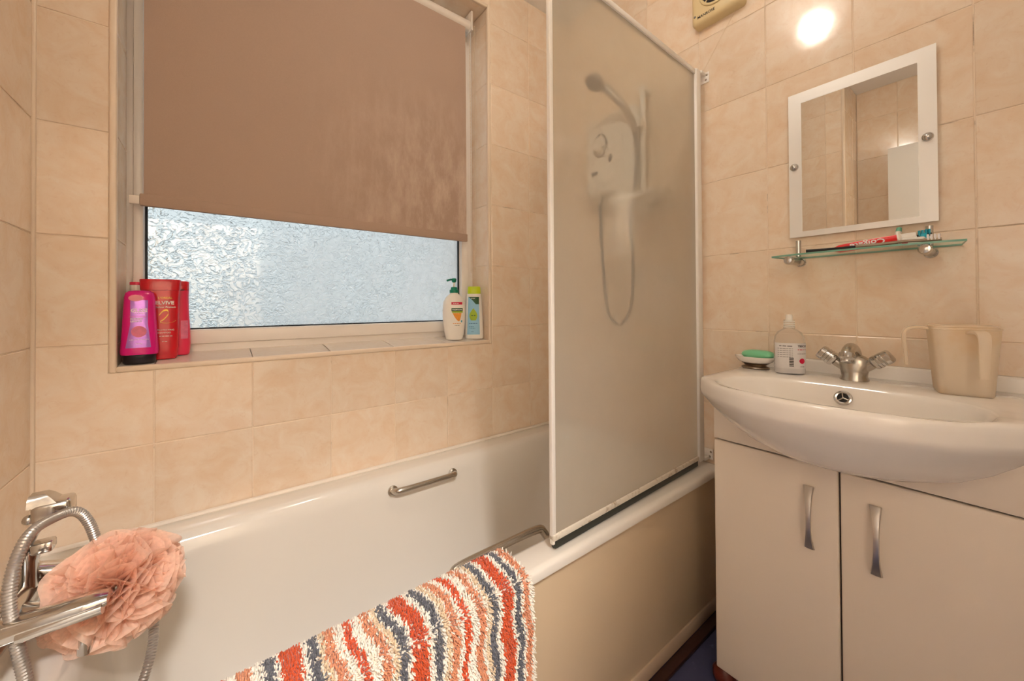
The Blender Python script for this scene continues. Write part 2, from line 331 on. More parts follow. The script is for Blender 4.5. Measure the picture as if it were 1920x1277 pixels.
def text_mesh(body, size, bold=0, spacing=1.0, res=2):
    """flat text as vertices (x, y) centred on the origin and faces"""
    cu = bpy.data.curves.new('text', 'FONT'); cu.body = body; cu.size = size; cu.align_x = 'CENTER'; cu.align_y = 'CENTER'; cu.offset = bold; cu.resolution_u = res; cu.space_character = spacing
    ob = bpy.data.objects.new('text', cu); me = bpy.data.meshes.new_from_object(ob)
    vs = [(v.co.x, v.co.y) for v in me.vertices]; fs = [tuple(p.vertices) for p in me.polygons]
    bpy.data.objects.remove(ob); bpy.data.curves.remove(cu); bpy.data.meshes.remove(me)
    return vs, fs
class Bottle:
    """lofted super-ellipse bottle; sections (z, half width, half depth, exponent); local x = width, front faces local -y"""
    def __init__(s, base, ang, sections): s.b = Vector(base); s.c = math.cos(ang); s.s = math.sin(ang); s.sec = sections
    def at(s, z):
        S = s.sec
        if z <= S[0][0]: return S[0][1:]
        for p, q in zip(S, S[1:]):
            if z <= q[0]:
                t = (z-p[0])/max(q[0]-p[0], 1e-9); return [p[i]+(q[i]-p[i])*t for i in (1, 2, 3)]
        return S[-1][1:]
    def w(s, x, y, z): return s.b+Vector((x*s.c-y*s.s, x*s.s+y*s.c, z))
    def ring(s, z, a, b, n, k=32):
        o = []
        for i in range(k):
            t = 2*math.pi*i/k; c, d = math.cos(t), math.sin(t)
            o.append(s.w(a*abs(c)**(2/n)*(1 if c >= 0 else -1), b*abs(d)**(2/n)*(1 if d >= 0 else -1), z))
        return o
    def body(s, name, mat, parent, z0=None, z1=None, extra=0, ang=38):
        zs = sorted({q[0] for q in s.sec} | ({z0, z1}-{None})); zs = [z for z in zs if (z0 is None or z >= z0) and (z1 is None or z <= z1)]
        mb = MB(); mb.loops([s.ring(z, *[v+(extra if i < 2 else 0) for i, v in enumerate(s.at(z))]) for z in zs]); return mb.build(name, mat, parent, ang=ang)
    def front(s, x, z, off=.0005):
        a, b, n = s.at(z); u = min(abs(x)/a, .999); return s.w(x, -(b*(1-u**n)**(1/n)+off), z)
    def patch(s, name, mat, parent, x0, x1, z0, z1, off=.0004, shape=None, nx=10, nz=8):
        mb = MB(); g = []
        for j in range(nz+1):
            z = z0+(z1-z0)*j/nz; l, r = (x0, x1) if shape is None else shape(j/nz)
            g.append([s.front(l+(r-l)*i/nx, z, off) for i in range(nx+1)])
        mb.loops(g, False, False, closed=False); return mb.build(name, mat, parent, fix=False)
    def smudge(s, count, size, x, z, mat, parent, off=.0009, bold=0):
        """a line of print too small to read: a row of short ink dashes about count characters long"""
        mb = MB(); w = count*size*.5; p = x-w/2; i = 0
        while p < x+w/2-size*.3:
            d = size*(.8+1.3*((i*37) % 5)/5); q = min(p+d, x+w/2); mb.add([s.front(u, v, off) for u, v in ((p, z-size*.2), (q, z-size*.2), (q, z+size*.2), (p, z+size*.2))], [(0, 1, 2, 3)]); p = q+size*.35; i += 1
        return mb.build('small_print', mat, parent, smooth=False, fix=False)
    def text(s, body, size, x, z, mat, parent, off=.0009, bold=0, name='lettering'):
        vs, fs = text_mesh(body, size, bold); mb = MB(); mb.add([s.front(x+a, z+b, off) for a, b in vs], fs); return mb.build(name, mat, parent, smooth=False, fix=False)

# ------------------------------------------------------------------ room shell
CEIL = 2.40; XL = -1.67; XR = 0.0; XREC = -1.98; YB = -1.74; RET = -.705
PW, PH, Z0 = .2051, .2525, .70; GAP = .0021; TT = .0016
OX0, OX1, OZ0, OZ1, OD = -1.540, -.4625, .897, 2.272, .13      # window opening and depth to frame
def struct(o): o['kind'] = 'structure'; return o
mb = MB(); mb.box((XREC-.1, YB-1.6, -.06), (.12, .12, 0)); floor = struct(mb.build('floor', 'floor', smooth=False))
mb = MB(); mb.box((XREC-.1, YB-1.6, CEIL), (.12, .4, CEIL+.06)); struct(mb.build('ceiling', 'plaster', smooth=False))
mb = MB()
for lo, hi in (((XL-.1, TT, 0), (OX0-TT, .30, CEIL)), ((OX1+TT, TT, 0), (.1, .30, CEIL)), ((OX0-TT, TT, 0), (OX1+TT, .30, OZ0-TT)), ((OX0-TT, TT, OZ1+TT), (OX1+TT, .30, CEIL))): mb.box(lo, hi)
wall_back = struct(mb.build('wall_back', 'grout', smooth=False))
mb = MB(); mb.box((TT, YB, 0), (.12, .30, CEIL)); wall_right = struct(mb.build('wall_right', 'grout', smooth=False))
mb = MB(); mb.box((XREC-.12, RET+TT, 0), (XL-TT, .30, CEIL)); wall_left = struct(mb.build('wall_left', 'grout', smooth=False))
mb = MB(); mb.box((XREC-.12, YB, 0), (XREC-TT, RET, CEIL)); wall_rec = struct(mb.build('wall_recess', 'grout', smooth=False))
DX0, DX1, DZ = -1.86, -1.10, 2.0                                 # doorway in the wall behind the camera
mb = MB(); mb.box((XREC-.1, YB-.1, 0), (DX0, YB, CEIL)); mb.box((DX1, YB-.1, 0), (.1, YB, CEIL)); mb.box((DX0, YB-.1, DZ), (DX1, YB, CEIL)); struct(mb.build('wall_front', 'plaster', smooth=False))
mb = MB(); mb.box((XREC-.1, YB-1.6, 0), (XREC-.02, YB-.1, CEIL)); mb.box((.02, YB-1.6, 0), (.1, YB-.1, CEIL)); mb.box((XREC-.1, YB-1.68, 0), (.1, YB-1.6, CEIL)); struct(mb.build('wall_hall', 'hall_wall', smooth=False))

TILES = {}
def tile_piece(key, poly, mat):
    """tile mesh in its own plane: polygon in (u, v), thickness along w"""
    if key in TILES: return TILES[key]
    n = len(poly); ins = []
    for i in range(n):
        p, q, r = [Vector(poly[j % n]) for j in (i-1, i, i+1)]; e0 = (q-p).normalized(); e1 = (r-q).normalized()
        ins.append(q+(Vector((-e0.y, e0.x))+Vector((-e1.y, e1.x)))*.0014)
    vs = [(u, v, -.0005) for u, v in poly]+[(u, v, TT-.0009) for u, v in poly]+[(u, v, TT) for u, v in ins]
    fs = [(k*n+i, k*n+(i+1) % n, (k+1)*n+(i+1) % n, (k+1)*n+i) for k in (0, 1) for i in range(n)]+[tuple(2*n+i for i in range(n))]
    me = bpy.data.meshes.new('tile'); me.from_pydata(vs, [], fs); me.update(); me.materials.append(MATS[mat]); TILES[key] = me
    return me
def tile_wall(wall, org, ud, wd, ujs, vjs, hole=None, mat='tile', vd=(0, 0, 1)):
    """tiles on the plane through org spanned by ud and vd; wd points out of the wall into the room"""
    org, ud, vd, wd = Vector(org), Vector(ud), Vector(vd), Vector(wd); g = GAP/2
    M = Matrix((ud, vd, wd)).transposed().to_4x4()
    for u0, u1 in zip(ujs, ujs[1:]):
        for v0, v1 in zip(vjs, vjs[1:]):
            a, b, c, d = u0+g, u1-g, v0+g, v1-g
            if b-a < .006 or d-c < .006: continue
            poly = [(a, c), (b, c), (b, d), (a, d)]
            if hole:
                h0, h1, k0, k1 = hole
                if a < h1 and b > h0 and c < k1 and d > k0:
                    lu = [(a, min(b, h0))] if a < h0-.006 else []; ru = [(max(a, h1), b)] if b > h1+.006 else []
                    lv = [(c, min(d, k0))] if c < k0-.006 else []; rv = [(max(c, k1), d)] if d > k1+.006 else []
                    us = (lu or ru); vs_ = (lv or rv)
                    if us and not vs_: a, b = us[0]; poly = [(a, c), (b, c), (b, d), (a, d)]
                    elif vs_ and not us: c, d = vs_[0]; poly = [(a, c), (b, c), (b, d), (a, d)]
                    elif us and vs_:
                        x = us[0][1] if lu else us[0][0]; y = vs_[0][1] if lv else vs_[0][0]
                        if lu and lv: poly = [(a, c), (b, c), (b, y), (x, y), (x, d), (a, d)]
                        elif lu and rv: poly = [(a, c), (x, c), (x, y), (b, y), (b, d), (a, d)]
                        elif ru and lv: poly = [(a, c), (b, c), (b, d), (x, d), (x, y), (a, y)]
                        else: poly = [(x, c), (b, c), (b, d), (a, d), (a, y), (x, y)]
                    else: continue
            p0 = poly[0]; key = (mat, tuple((round(q[0]-p0[0], 4), round(q[1]-p0[1], 4)) for q in poly))
            me = tile_piece(key, [(q[0]-p0[0], q[1]-p0[1]) for q in poly], mat)
            o = bpy.data.objects.new('tile', me); COL.objects.link(o); o.parent = wall
            o.matrix_local = Matrix.Translation(org+ud*p0[0]+vd*p0[1]) @ M
def joints(a, b, first, pitch):
    k = math.ceil((a-first)/pitch+.02); o = [a]
    while first+k*pitch < b-.01: o.append(first+k*pitch); k += 1
    return o+[b]
rows = joints(.490, CEIL, Z0, PH)
TW = .013
tile_wall(wall_back, (0, TT, 0), (1, 0, 0), (0, -1, 0), joints(XL, XR, -1.2679, PW), rows, hole=(OX0-TW, OX1+TW, OZ0-TW, OZ1+TW))
rows_r = joints(0.0, CEIL, Z0, PH)
tile_wall(wall_right, (TT, 0, 0), (0, -1, 0), (-1, 0, 0), joints(0, -YB, .0309, PW), rows_r)
tile_wall(wall_left, (XL-TT, 0, 0), (0, 1, 0), (1, 0, 0), joints(RET, 0, -.0, -PW) if False else joints(RET, 0, -.6153, PW), rows)
tile_wall(wall_left, (0, RET+TT, 0), (1, 0, 0), (0, -1, 0), joints(XREC, XL, XL-.2, PW), rows_r)
tile_wall(wall_rec, (XREC-TT, 0, 0), (0, 1, 0), (1, 0, 0), joints(YB, RET, RET-.19, PW), rows_r)
# window reveal: tiled cheeks, soffit and sill
zrev = [OZ0]+[z for z in rows if OZ0+.03 < z < OZ1]+[OZ1]
tile_wall(wall_back, (OX0-TT, 0, 0), (0, 1, 0), (1, 0, 0), [.004, OD], zrev)
tile_wall(wall_back, (OX1+TT, 0, 0), (0, -1, 0), (-1, 0, 0), [-OD, -.004], zrev)
cols = joints(OX0, OX1, -1.2679, PW)
tile_wall(wall_back, (0, 0, OZ1+TT), (1, 0, 0), (0, 0, -1), cols, [.004, OD], mat='tile', vd=(0, 1, 0))
sl = math.atan2(.016, OD)
tile_wall(wall_back, (0, 0, OZ0-TT), (1, 0, 0), (0, -math.sin(sl), math.cos(sl)), cols, [.004, OD+.002], mat='sill_tile', vd=(0, math.cos(sl), math.sin(sl)))
# edge trims round the opening, corner bead
def trim(n, lo, hi, bev=.004): struct(MB().box(lo, hi, bev, 3).build('trim_%d' % n, 'edge_trim'))
trim(1, (OX0-TW, -.003, OZ0-TW), (OX0+.001, .012, OZ1+TW)); trim(2, (OX1-.001, -.003, OZ0-TW), (OX1+TW, .012, OZ1+TW))
trim(3, (OX0, -.003, OZ0-TW), (OX1, .012, OZ0+.001)); trim(4, (OX0, -.003, OZ1-.001), (OX1, .012, OZ1+TW))
trim(5, (XL-.004, RET-.004, 0), (XL+.006, RET+.012, CEIL))
trim(6, (XL-.002, -.007, .5), (XL+.006, .003, CEIL), .003)
trim(7, (-.006, -.007, .5), (.002, .003, CEIL), .003)

# ------------------------------------------------------------------ window
win = empty('window_1', (-1.0, OD, .915), kind='structure')
def ring_frame(x0, x1, z0, z1, wl, wr, wb, wt, y0, y1, name, mat, parent, bev=.004):
    mb = MB(); mb.box((x0, y0, z0), (x0+wl, y1, z1), bev); mb.box((x1-wr, y0, z0), (x1, y1, z1), bev); mb.box((x0+wl-.001, y0, z0), (x1-wr+.001, y1, z0+wb), bev); mb.box((x0+wl-.001, y0, z1-wt), (x1-wr+.001, y1, z1), bev)
    return mb.build(name, mat, parent)
ring_frame(-1.575, -.435, .878, 2.30, .050, .055, .060, .05, OD, OD+.06, 'window_frame', 'upvc', win)
ring_frame(-1.527, -.488, .934, 2.252, .022, .034, .042, .04, OD-.012, OD+.045, 'sash', 'upvc', win, .006)
ring_frame(-1.506, -.521, .975, 2.213, .006, .007, .005, .005, OD+.010, OD+.02, 'gasket', 'gasket', win, 0)
MB().box((-1.502, OD+.014, .978), (-.525, OD+.022, 2.21)).build('pane', 'window_glass', win, origin=(-1.0, OD+.018, 1.3), smooth=False)

# ------------------------------------------------------------------ bath
bath = empty('bathtub', (-.835, -.35, 0), 'white bathtub with glossy rounded rim along the window wall', 'bathtub')
RZ = .496
lp = [rrect(-1.668, -.002, -.712, -.0015, .012, RZ-.022), rrect(-1.668, -.002, -.712, -.0015, .012, RZ-.008), rrect(-1.665, -.005, -.708, -.004, .012, RZ-.001), rrect(-1.655, -.015, -.698, -.012, .02, RZ+.001)]
ix0, ix1, iy0, iy1 = -1.555, -.075, -.648, -.072
for ins, xr, z, r in ((0, 0, RZ+.001, .12), (.010, .012, RZ-.003, .12), (.022, .03, RZ-.018, .12), (.030, .045, RZ-.05, .12), (.040, .075, RZ-.13, .13), (.055, .12, RZ-.22, .14), (.072, .17, RZ-.30, .15), (.095, .21, RZ-.345, .15), (.13, .26, RZ-.368, .13), (.20, .34, RZ-.378, .07)):
    lp.append(rrect(ix0+ins*1.1, ix1-xr-ins*.4, iy0+ins, iy1-ins, r, z))
MB().loops(lp, False, True).build('tub_shell', 'bath', bath, ang=60)
MB().box((-1.665, -.690, .055), (-.004, -.682, RZ-.02), .001).build('side_panel', 'panel', bath)
MB().box((-1.665, -.694, .012), (-.004, -.684, .055), .002).build('plinth', 'plinth', bath)
MB().tube([(-1.66, -.009, RZ+.004), (-.01, -.009, RZ+.004)], .007, 8).build('sealant', 'sealant', bath)
MB().tube([(-1.661, -.69, RZ+.004), (-1.661, -.010, RZ+.004)], .007, 8).build('sealant', 'sealant', bath)
struct(MB().box((-1.665, -.722, 0), (-.02, -.694, .014), .005).build('trim_8', 'brown_strip'))
def grab(p0, p1, out, name='grab_handle'):
    a, b, d = Vector(p0), Vector(p1), Vector(out); u = (b-a).normalized()
    pts = spline([a, a+d*.7+u*.004, a+d+u*.022, a+d*1.05+(b-a)*.5, b+d-u*.022, b+d*.7-u*.004, b], 6)
    h = MB().tube(pts, lambda t: .0085+.002*abs(2*t-1)**3, 12)
    for q in (a, b): h.lathe(q-d.normalized()*.003, d, [(.016, 0), (.016, .006), (.011, .010)], 16)
    return h.build(name, 'chrome_dull', bath)
grab((-.905, -.103, .452), (-.69, -.103, .450), (0, -.030, .008)); grab((-.97, -.622, .468), (-.715, -.622, .468), (0, .018, .030))

# bath mixer on the rim at the tap end
mix = empty('bath_mixer', (-1.6, -.36, RZ), 'chrome lever bath mixer tap on the bath rim', 'tap')
b = MB()
b.tube(spline([(-1.607, -.235, .560), (-1.607, -.30, .562), (-1.607, -.36, .563), (-1.607, -.42, .562), (-1.607, -.485, .560)], 4), lambda t: .024-.006*abs(2*t-1)**2, 16)
for y in (-.27, -.45): b.lathe((-1.607, y, RZ), (0, 0, 1), [(.028, 0), (.028, .006), (.016, .012), (.016, .06)], 18)
b.build('mixer_body', 'chrome', mix)
MB().loops([[Vector((-1.607+.02, -.36, .562))+Vector((x*.03, y*.02, z*.016)) for x, y, z in [(0, math.cos(a), math.sin(a)) for a in np.linspace(0, 2*math.pi, 16, endpoint=False)]]]+[[Vector(c)+Vector((nx*math.sin(a)*rz, math.cos(a)*ry, nz*math.sin(a)*rz)) for a in np.linspace(0, 2*math.pi, 16, endpoint=False)] for c, ry, rz, nx, nz in (((-1.565, -.375, .562), .019, .014, 0, 1), ((-1.535, -.39, .556), .018, .012, .4, .9), ((-1.518, -.40, .540), .017, .011, .9, .4), ((-1.512, -.405, .515), .016, .011, 1, 0), ((-1.512, -.405, .497), .016, .011, 1, 0))]).build('spout', 'chrome', mix)
def lever(y, x1, z0, z1, ang):
    e = MB(); e.lathe((-1.607, y, .570), (0, 0, 1), [(.020, 0), (.022, .008), (.021, .022), (.014, .032), (.004, .036)], 18)
    hub = e.build('handle_hub', 'chrome', mix)
    loops = []
    for t in np.linspace(0, 1, 9):
        c = Vector((-1.600+(x1+1.600)*t, y-ang*t, z0+(z1-z0)*t)); wd = .016+.004*t-.005*max(0, t-.85)/.15; th = .0150-.004*t-.004*max(0, t-.85)/.15
        loops.append([c+Vector((0, wd*sx*abs(math.cos(a))**.6, th*sz*abs(math.sin(a))**.6)) for a in np.linspace(0, 2*math.pi, 16, endpoint=False) for sx, sz in [(1 if math.cos(a) >= 0 else -1, 1 if math.sin(a) >= 0 else -1)]])
    MB().loops(loops).build('lever', 'chrome', mix)
    if y < -.4: MB().tube([(-1.565, y-ang*.3-.012, z0-.004), (x1-.004, y-ang-.013, z1-.007)], .0085, 10).build('lever_rail', 'chrome', mix)
lever(-.275, -1.535, .585, .566, -.005); lever(-.455, -1.478, .592, .602, .012)
MB().lathe((-1.598, -.305, .575), (0, 0, 1), [(.013, 0), (.013, .045), (.015, .052), (.014, .064), (.006, .069)], 16).build('diverter_knob', 'chrome', mix)
MB().box((-1.592, -.325, .632), (-1.566, -.300, .650), .004).build('diverter_lever', 'chrome', mix)
cr = MB(); cr.box((-1.590, -.332, .684), (-1.544, -.292, .716), .007, 3); cr.tube(spline([(-1.607, -.335, .565), (-1.606, -.330, .62), (-1.592, -.315, .66), (-1.580, -.312, .690)], 6), .007, 10)
cr.loops([[Vector((-1.580+dx*s-.002*k, -.312+dy*s, .712+.006*k)) for dx, dy in ((-.012, -.016), (.018, -.016), (.018, .016), (-.012, .016))] for k, s in enumerate((1.15, 1.0, .85, .6))])
cr.ball((-1.5935, -.318, .692), .008, 12, 8); cradle = cr.build('hose_cradle', 'chrome', mix)
hp = spline([(-1.545, -.50, .40), (-1.556, -.475, .515), (-1.566, -.463, .565), (-1.577, -.452, .625), (-1.577, -.436, .672), (-1.570, -.405, .702), (-1.555, -.355, .700), (-1.538, -.33, .692), (-1.524, -.322, .662), (-1.510, -.315, .60), (-1.485, -.30, .54), (-1.45, -.33, .49), (-1.438, -.36, .455), (-1.449, -.40, .40), (-1.50, -.42, .28)], 10)
hz_ = MB().tube(hp, .0078, 10, rib=(.0042, .0013)).build('shower_hose', 'hose_grey')
tag(hz_, 'ribbed chrome hose looped over the bath mixer cradle', 'hose')
# peach net puff hanging on the taps
pb = []; pf = []; C0 = Vector((-1.484, -.372, .563))
for q in range(40):
    nrm = Vector(rng.normal(size=3)).normalized(); e1 = nrm.orthogonal().normalized(); e2 = nrm.cross(e1)
    Rr = .089*rng.uniform(.84, 1.04); kf = rng.integers(4, 8); ph = rng.uniform(0, 6.28); amp = rng.uniform(.010, .018); off = nrm*rng.uniform(-.028, .028); k0 = len(pb); nt_, nr = 64, 5
    for i in range(nr+1):
        rho = .25+.75*i/nr
        for j in range(nt_):
            a = 2*math.pi*j/nt_; rr = Rr*rho*(1+.04*math.sin(3*a+ph)); d = (e1*math.cos(a)+e2*math.sin(a))*rr+nrm*amp*rho*(math.sin(kf*a+ph)+.25*math.sin((kf*2+1)*a+ph))+off*rho
            pb.append(C0+Vector((d.x, d.y*.78, d.z)))
    for i in range(nr):
        for j in range(nt_): pf.append((k0+i*nt_+j, k0+i*nt_+(j+1) % nt_, k0+(i+1)*nt_+(j+1) % nt_, k0+(i+1)*nt_+j))
mbp = MB(); mbp.add(pb, pf); puff = mbp.build('bath_puff', 'puff_net', origin=C0, fix=False, ang=180); tag(puff, 'ruffled peach net bath puff hanging beside the bath taps', 'bath puff')

# ------------------------------------------------------------------ bath mat over the near rim
sec = [(-.596, .30), (-.604, .42), (-.614, .478), (-.630, .502), (-.652, .509), (-.680, .508), (-.706, .506), (-.722, .497), (-.728, .478), (-.729, .44), (-.731, .36), (-.733, .26), (-.735, .13)]
sp = np.array([tuple(v) for v in spline([(0, y, z) for y, z in sec], 12)])[:, 1:]
sl_ = np.concatenate([[0], np.cumsum(np.hypot(*np.diff(sp, axis=0).T))]); SLEN = sl_[-1]
def mat_pt(X, s):
    y = np.interp(s, sl_, sp[:, 0]); z = np.interp(s, sl_, sp[:, 1]); ty = np.interp(s+.004, sl_, sp[:, 0])-np.interp(s-.004, sl_, sp[:, 0]); tz = np.interp(s+.004, sl_, sp[:, 1])-np.interp(s-.004, sl_, sp[:, 1])
    n = np.hypot(ty, tz)+1e-9; return y, z, -(-tz/n), -(ty/n)
MX0, MX1 = -1.362, -.862
orange, thin, grey, peach, beige, white = [np.array(lin(c)) for c in ((206, 78, 28), (214, 82, 34), (98, 98, 106), (216, 142, 104), (226, 200, 168), (246, 236, 222))]
bands = [(-.8742, .0070, peach), (-.8948, .0066, grey), (-.9213, .0125, orange), (-.951, .0066, grey), (-.9620, .0038, beige), (-.9794, .0070, peach), (-1.0084, .0055, thin), (-1.0306, .0070, peach), (-1.044, .0042, beige), (-1.0608, .0070, grey), (-1.0927, .0135, orange), (-1.1214, .0070, grey), (-1.134, .0042, beige), (-1.1487, .0070, peach), (-1.1789, .006, thin), (-1.2061, .0072, peach), (-1.218, .0038, beige), (-1.2307, .0070, grey), (-1.2601, .0135, orange), (-1.2867, .0072, grey), (-1.3171, .0085, peach), (-1.346, .006, thin)]
mg = empty('bath_mat', (-1.11, -.73, .13), 'shaggy striped orange white and grey bath mat draped over the bath rim', 'bath mat')
mb = MB(); ss = np.linspace(0, SLEN, 60); gl = []
for s in ss:
    y, z, ny, nz = mat_pt(0, s); gl.append([(X, y-ny*.0, z-nz*.0) for X in np.linspace(MX0, MX1, 30)])
mb.loops(gl, False, False, closed=False)
gl2 = [[(p[0], p[1]+.004*mat_pt(0, s)[2], p[2]+.004*mat_pt(0, s)[3]) for p in row] for row, s in zip(gl, ss)]
mb.loops(gl2, False, False, closed=False); mb.build('mat_backing', 'mat_back', mg, fix=False)
nX, nS = 190, int(SLEN/.0028); gx, gs = np.meshgrid(np.linspace(MX0+.002, MX1-.001, nX), np.linspace(.02, SLEN-.004, nS)); gx = gx.ravel()+rng.normal(0, .0008, gx.size); gs = gs.ravel()+rng.normal(0, .0012, gs.size)
yy, zz, ny, nz = mat_pt(gx, gs)
wob = .0035*np.sin(gs*38+gx*9)+.0025*np.sin(gs*71+gx*23+1)+rng.normal(0, .0005, gx.size)
drift = -.010*np.clip((gs-.30)/.4, 0, 1)
cx = gx-wob-drift; colr = np.tile(white, (gx.size, 1)); 
for c, hw, cc in bands:
    mk = np.abs(cx-c) < hw; colr[mk] = cc
colr *= rng.uniform(.86, 1.08, (gx.size, 1)); n = gx.size
base = np.stack([gx, yy+ny*.003, zz+nz*.003], 1); nd = np.stack([np.zeros(n), ny, nz], 1)
lean = rng.normal(0, .26, (n, 3)); lean[:, 2] -= .30; d = nd+lean; d /= np.linalg.norm(d, axis=1)[:, None]; ln = rng.uniform(.009, .0125, n)[:, None]
a = np.cross(d, np.array([.3, .5, .8])); a /= np.linalg.norm(a, axis=1)[:, None]; bb = np.cross(d, a)
rings = []
for h, r in ((0, .0015), (.55, .0018), (.92, .0012)):
    for k in range(3):
        th = 2*math.pi*k/3; rings.append(base+d*ln*h+(a*math.cos(th)+bb*math.sin(th))*r)
tip = base+d*ln*1.0; V = np.stack(rings+[tip], 1)                # n x 10 x 3
fq = [(i*3+j, i*3+(j+1) % 3, (i+1)*3+(j+1) % 3, (i+1)*3+j) for i in range(2) for j in range(3)]; ft = [(6+j, 6+(j+1) % 3, 9) for j in range(3)]
Vf = V.reshape(-1, 3)-np.array(WORLD[mg]); idx = np.arange(n)*10
Q = (idx[:, None, None]+np.array(fq)).reshape(-1, 4); T = (idx[:, None, None]+np.array(ft)).reshape(-1, 3)
me = bpy.data.meshes.new('pile'); me.vertices.add(len(Vf)); me.vertices.foreach_set('co', Vf.ravel().astype(np.float32))
me.loops.add(Q.size+T.size); me.loops.foreach_set('vertex_index', np.concatenate([Q.ravel(), T.ravel()]).astype(np.int32))
me.polygons.add(len(Q)+len(T)); me.polygons.foreach_set('loop_start', np.concatenate([np.arange(len(Q))*4, Q.size+np.arange(len(T))*3]).astype(np.int32))
me.update(calc_edges=True); me.polygons.foreach_set('use_smooth', [True]*len(me.polygons))
ca = me.color_attributes.new('Col', 'FLOAT_COLOR', 'POINT'); ca.data.foreach_set('color', np.concatenate([np.repeat(colr, 10, 0), np.ones((n*10, 1))], 1).ravel().astype(np.float32))
me.materials.append(MATS['pile']); po = bpy.data.objects.new('pile', me); COL.objects.link(po); po.parent = mg; po['kind'] = 'stuff'

# ------------------------------------------------------------------ shower screen
scr = empty('shower_screen', (-.41, -.67, RZ), 'hazy obscure-glass shower screen in a white frame on the bath edge', 'shower screen')
A0 = Vector((-.030, -.659, 0)); A1 = Vector((-.762, -.6825, 0)); ux = (A1-A0).normalized(); uy = Vector((-ux.y, ux.x, 0)); RS = Matrix((ux, uy, Vector((0, 0, 1)))).transposed()
def sbox(a0, a1, h0, h1, t0, t1, name, mat, bev=.002, org=None):
    mb = MB().box((a0, t0, h0), (a1, t1, h1), bev); mb.v = [tuple(A0+ux*v[0]+uy*v[1]+Vector((0, 0, v[2]))) for v in mb.v]; return mb.build(name, mat, scr, origin=org)
SL = (A1-A0).length; SB, ST = .512, 1.832
pane = sbox(.034, SL-.006, SB+.012, ST-.010, -.003, .003, 'glass_pane', ['screen_glass', 'clear_face'], 0, org=tuple(A0+ux*.37+Vector((0, 0, SB))))
for p_ in pane.data.polygons: p_.material_index = 0 if p_.normal.y < -.9 else 1
sbox(.010, .044, SB, ST+.004, -.012, .012, 'hinge_post', 'frame_white', .005)
sbox(SL-.011, SL, SB-.002, ST, -.006, .005, 'frame_stile', 'frame_white', .002)
sbox(.040, SL, ST-.016, ST, -.008, .008, 'top_rail', 'frame_white', .003)
sbox(.040, SL, SB+.006, SB+.020, -.008, .008, 'bottom_rail', 'rust_rail', .003)
sbox(.046, SL-.006, SB-.012, SB+.006, -.006, .006, 'rubber_seal', 'seal_dark', .002)
def bracket(z, rust=False):
    p = A0+ux*-.026; mb = MB().box((-.004-.0, p.y-.022, z-.018), (.0-.0005, p.y+.010, z+.018), .001); 
    mb.box((-.034, p.y-.012, z+.006 if not rust else z-.018), (-.001, p.y+.012, z+.018 if not rust else z-.006), .004)
    br = mb.build('wall_bracket', 'white_plastic', scr); sm = MB()
    for dy, dz in ((-.016, .008), (-.012, -.008)): sm.lathe((-.004, p.y+dy, z+dz), (-1, 0, 0), [(.004, 0), (.0035, .0015), (.001, .002)], 12)
    sm.build('screw', 'chrome_dull', br)
bracket(ST-.006); bracket(SB+.012, True)

# ------------------------------------------------------------------ electric shower, rail, handset, dish behind the screen
es = empty('electric_shower', (0, -.31, 1.49), 'white electric shower box behind the hazy screen', 'shower unit')
lp = [[(-x, y, z) for y, z, _ in [(p[0], p[1], 0) for p in rrect(-.435+i, -.185-i, 1.495+i, 1.825-i, .03, 0)]] for x, i in ((.0, 0), (.06, 0), (.078, .006), (.086, .018), (.088, .04))]
MB().loops(lp).build('casing', 'shower_white', es)
mb = MB(); k = len(mb.v); mb.torus((-.089, -.275, 1.70), (1, 0, 0), .040, .0035); mb.v = [(x, -.275+(y+.275)*.8, 1.70+(z-1.70)*1.15) for x, y, z in mb.v]; mb.build('dial_ring', 'grey_ink', es)
MB().lathe((-.088, -.275, 1.70), (-1, 0, 0), [(.026, 0), (.026, .012), (.022, .016)], 24).build('dial', 'shower_white', es)
MB().box((-.094, -.262, 1.585), (-.086, -.232, 1.597), .002).build('button', 'grey_ink', es); MB().box((-.092, -.335, 1.62), (-.086, -.320, 1.65), .002).build('button', 'grey_ink', es)
MB().lathe((-.045, -.235, 1.495), (0, 0, -1), [(.011, 0), (.011, .02), (.008, .022)], 14).build('outlet', 'chrome', es)
sr = empty('shower_rail', (0, -.448, 1.42), 'white slide rail for the shower head behind the screen', 'shower rail')
MB().tube([(-.045, -.448, 1.40), (-.045, -.448, 1.88)], .011, 14).build('rail', 'shower_white', sr)
for z in (1.41, 1.87): MB().box((-.058, -.462, z-.014), (-.0005, -.434, z+.014), .006).build('rail_bracket', 'shower_white', sr)
MB().box((-.085, -.462, 1.715), (-.03, -.430, 1.755), .007).build('slider', 'shower_white', sr)
sh = empty('shower_handset', (-.08, -.44, 1.73), 'grey shower handset with long hanging hose behind the screen', 'shower head')
hd = spline([(-.080, -.438, 1.70), (-.092, -.432, 1.745), (-.125, -.415, 1.80), (-.165, -.385, 1.85), (-.190, -.365, 1.875)], 6)
MB().tube(hd, lambda t: .011+.006*t, 14).build('handle', 'hose_grey', sh)
MB().lathe((-.200, -.358, 1.905), (-.45, .18, -.85), [(.012, 0), (.030, .006), (.040, .018), (.042, .028), (.036, .033)], 26).build('spray_head', 'hose_grey', sh)
MB().lathe((-.216, -.3515, 1.8747), (-.45, .18, -.85), [(.033, -.001), (.033, .0015), (.03, .002)], 26).build('spray_face', 'grey_ink', sh)
hh = spline([(-.080, -.438, 1.70), (-.078, -.445, 1.60), (-.075, -.428, 1.48), (-.07, -.405, 1.36), (-.06, -.41, 1.20), (-.058, -.40, 1.05), (-.056, -.365, .975), (-.055, -.315, .968), (-.052, -.275, 1.03), (-.05, -.255, 1.20), (-.047, -.242, 1.38), (-.045, -.235, 1.475)], 10)
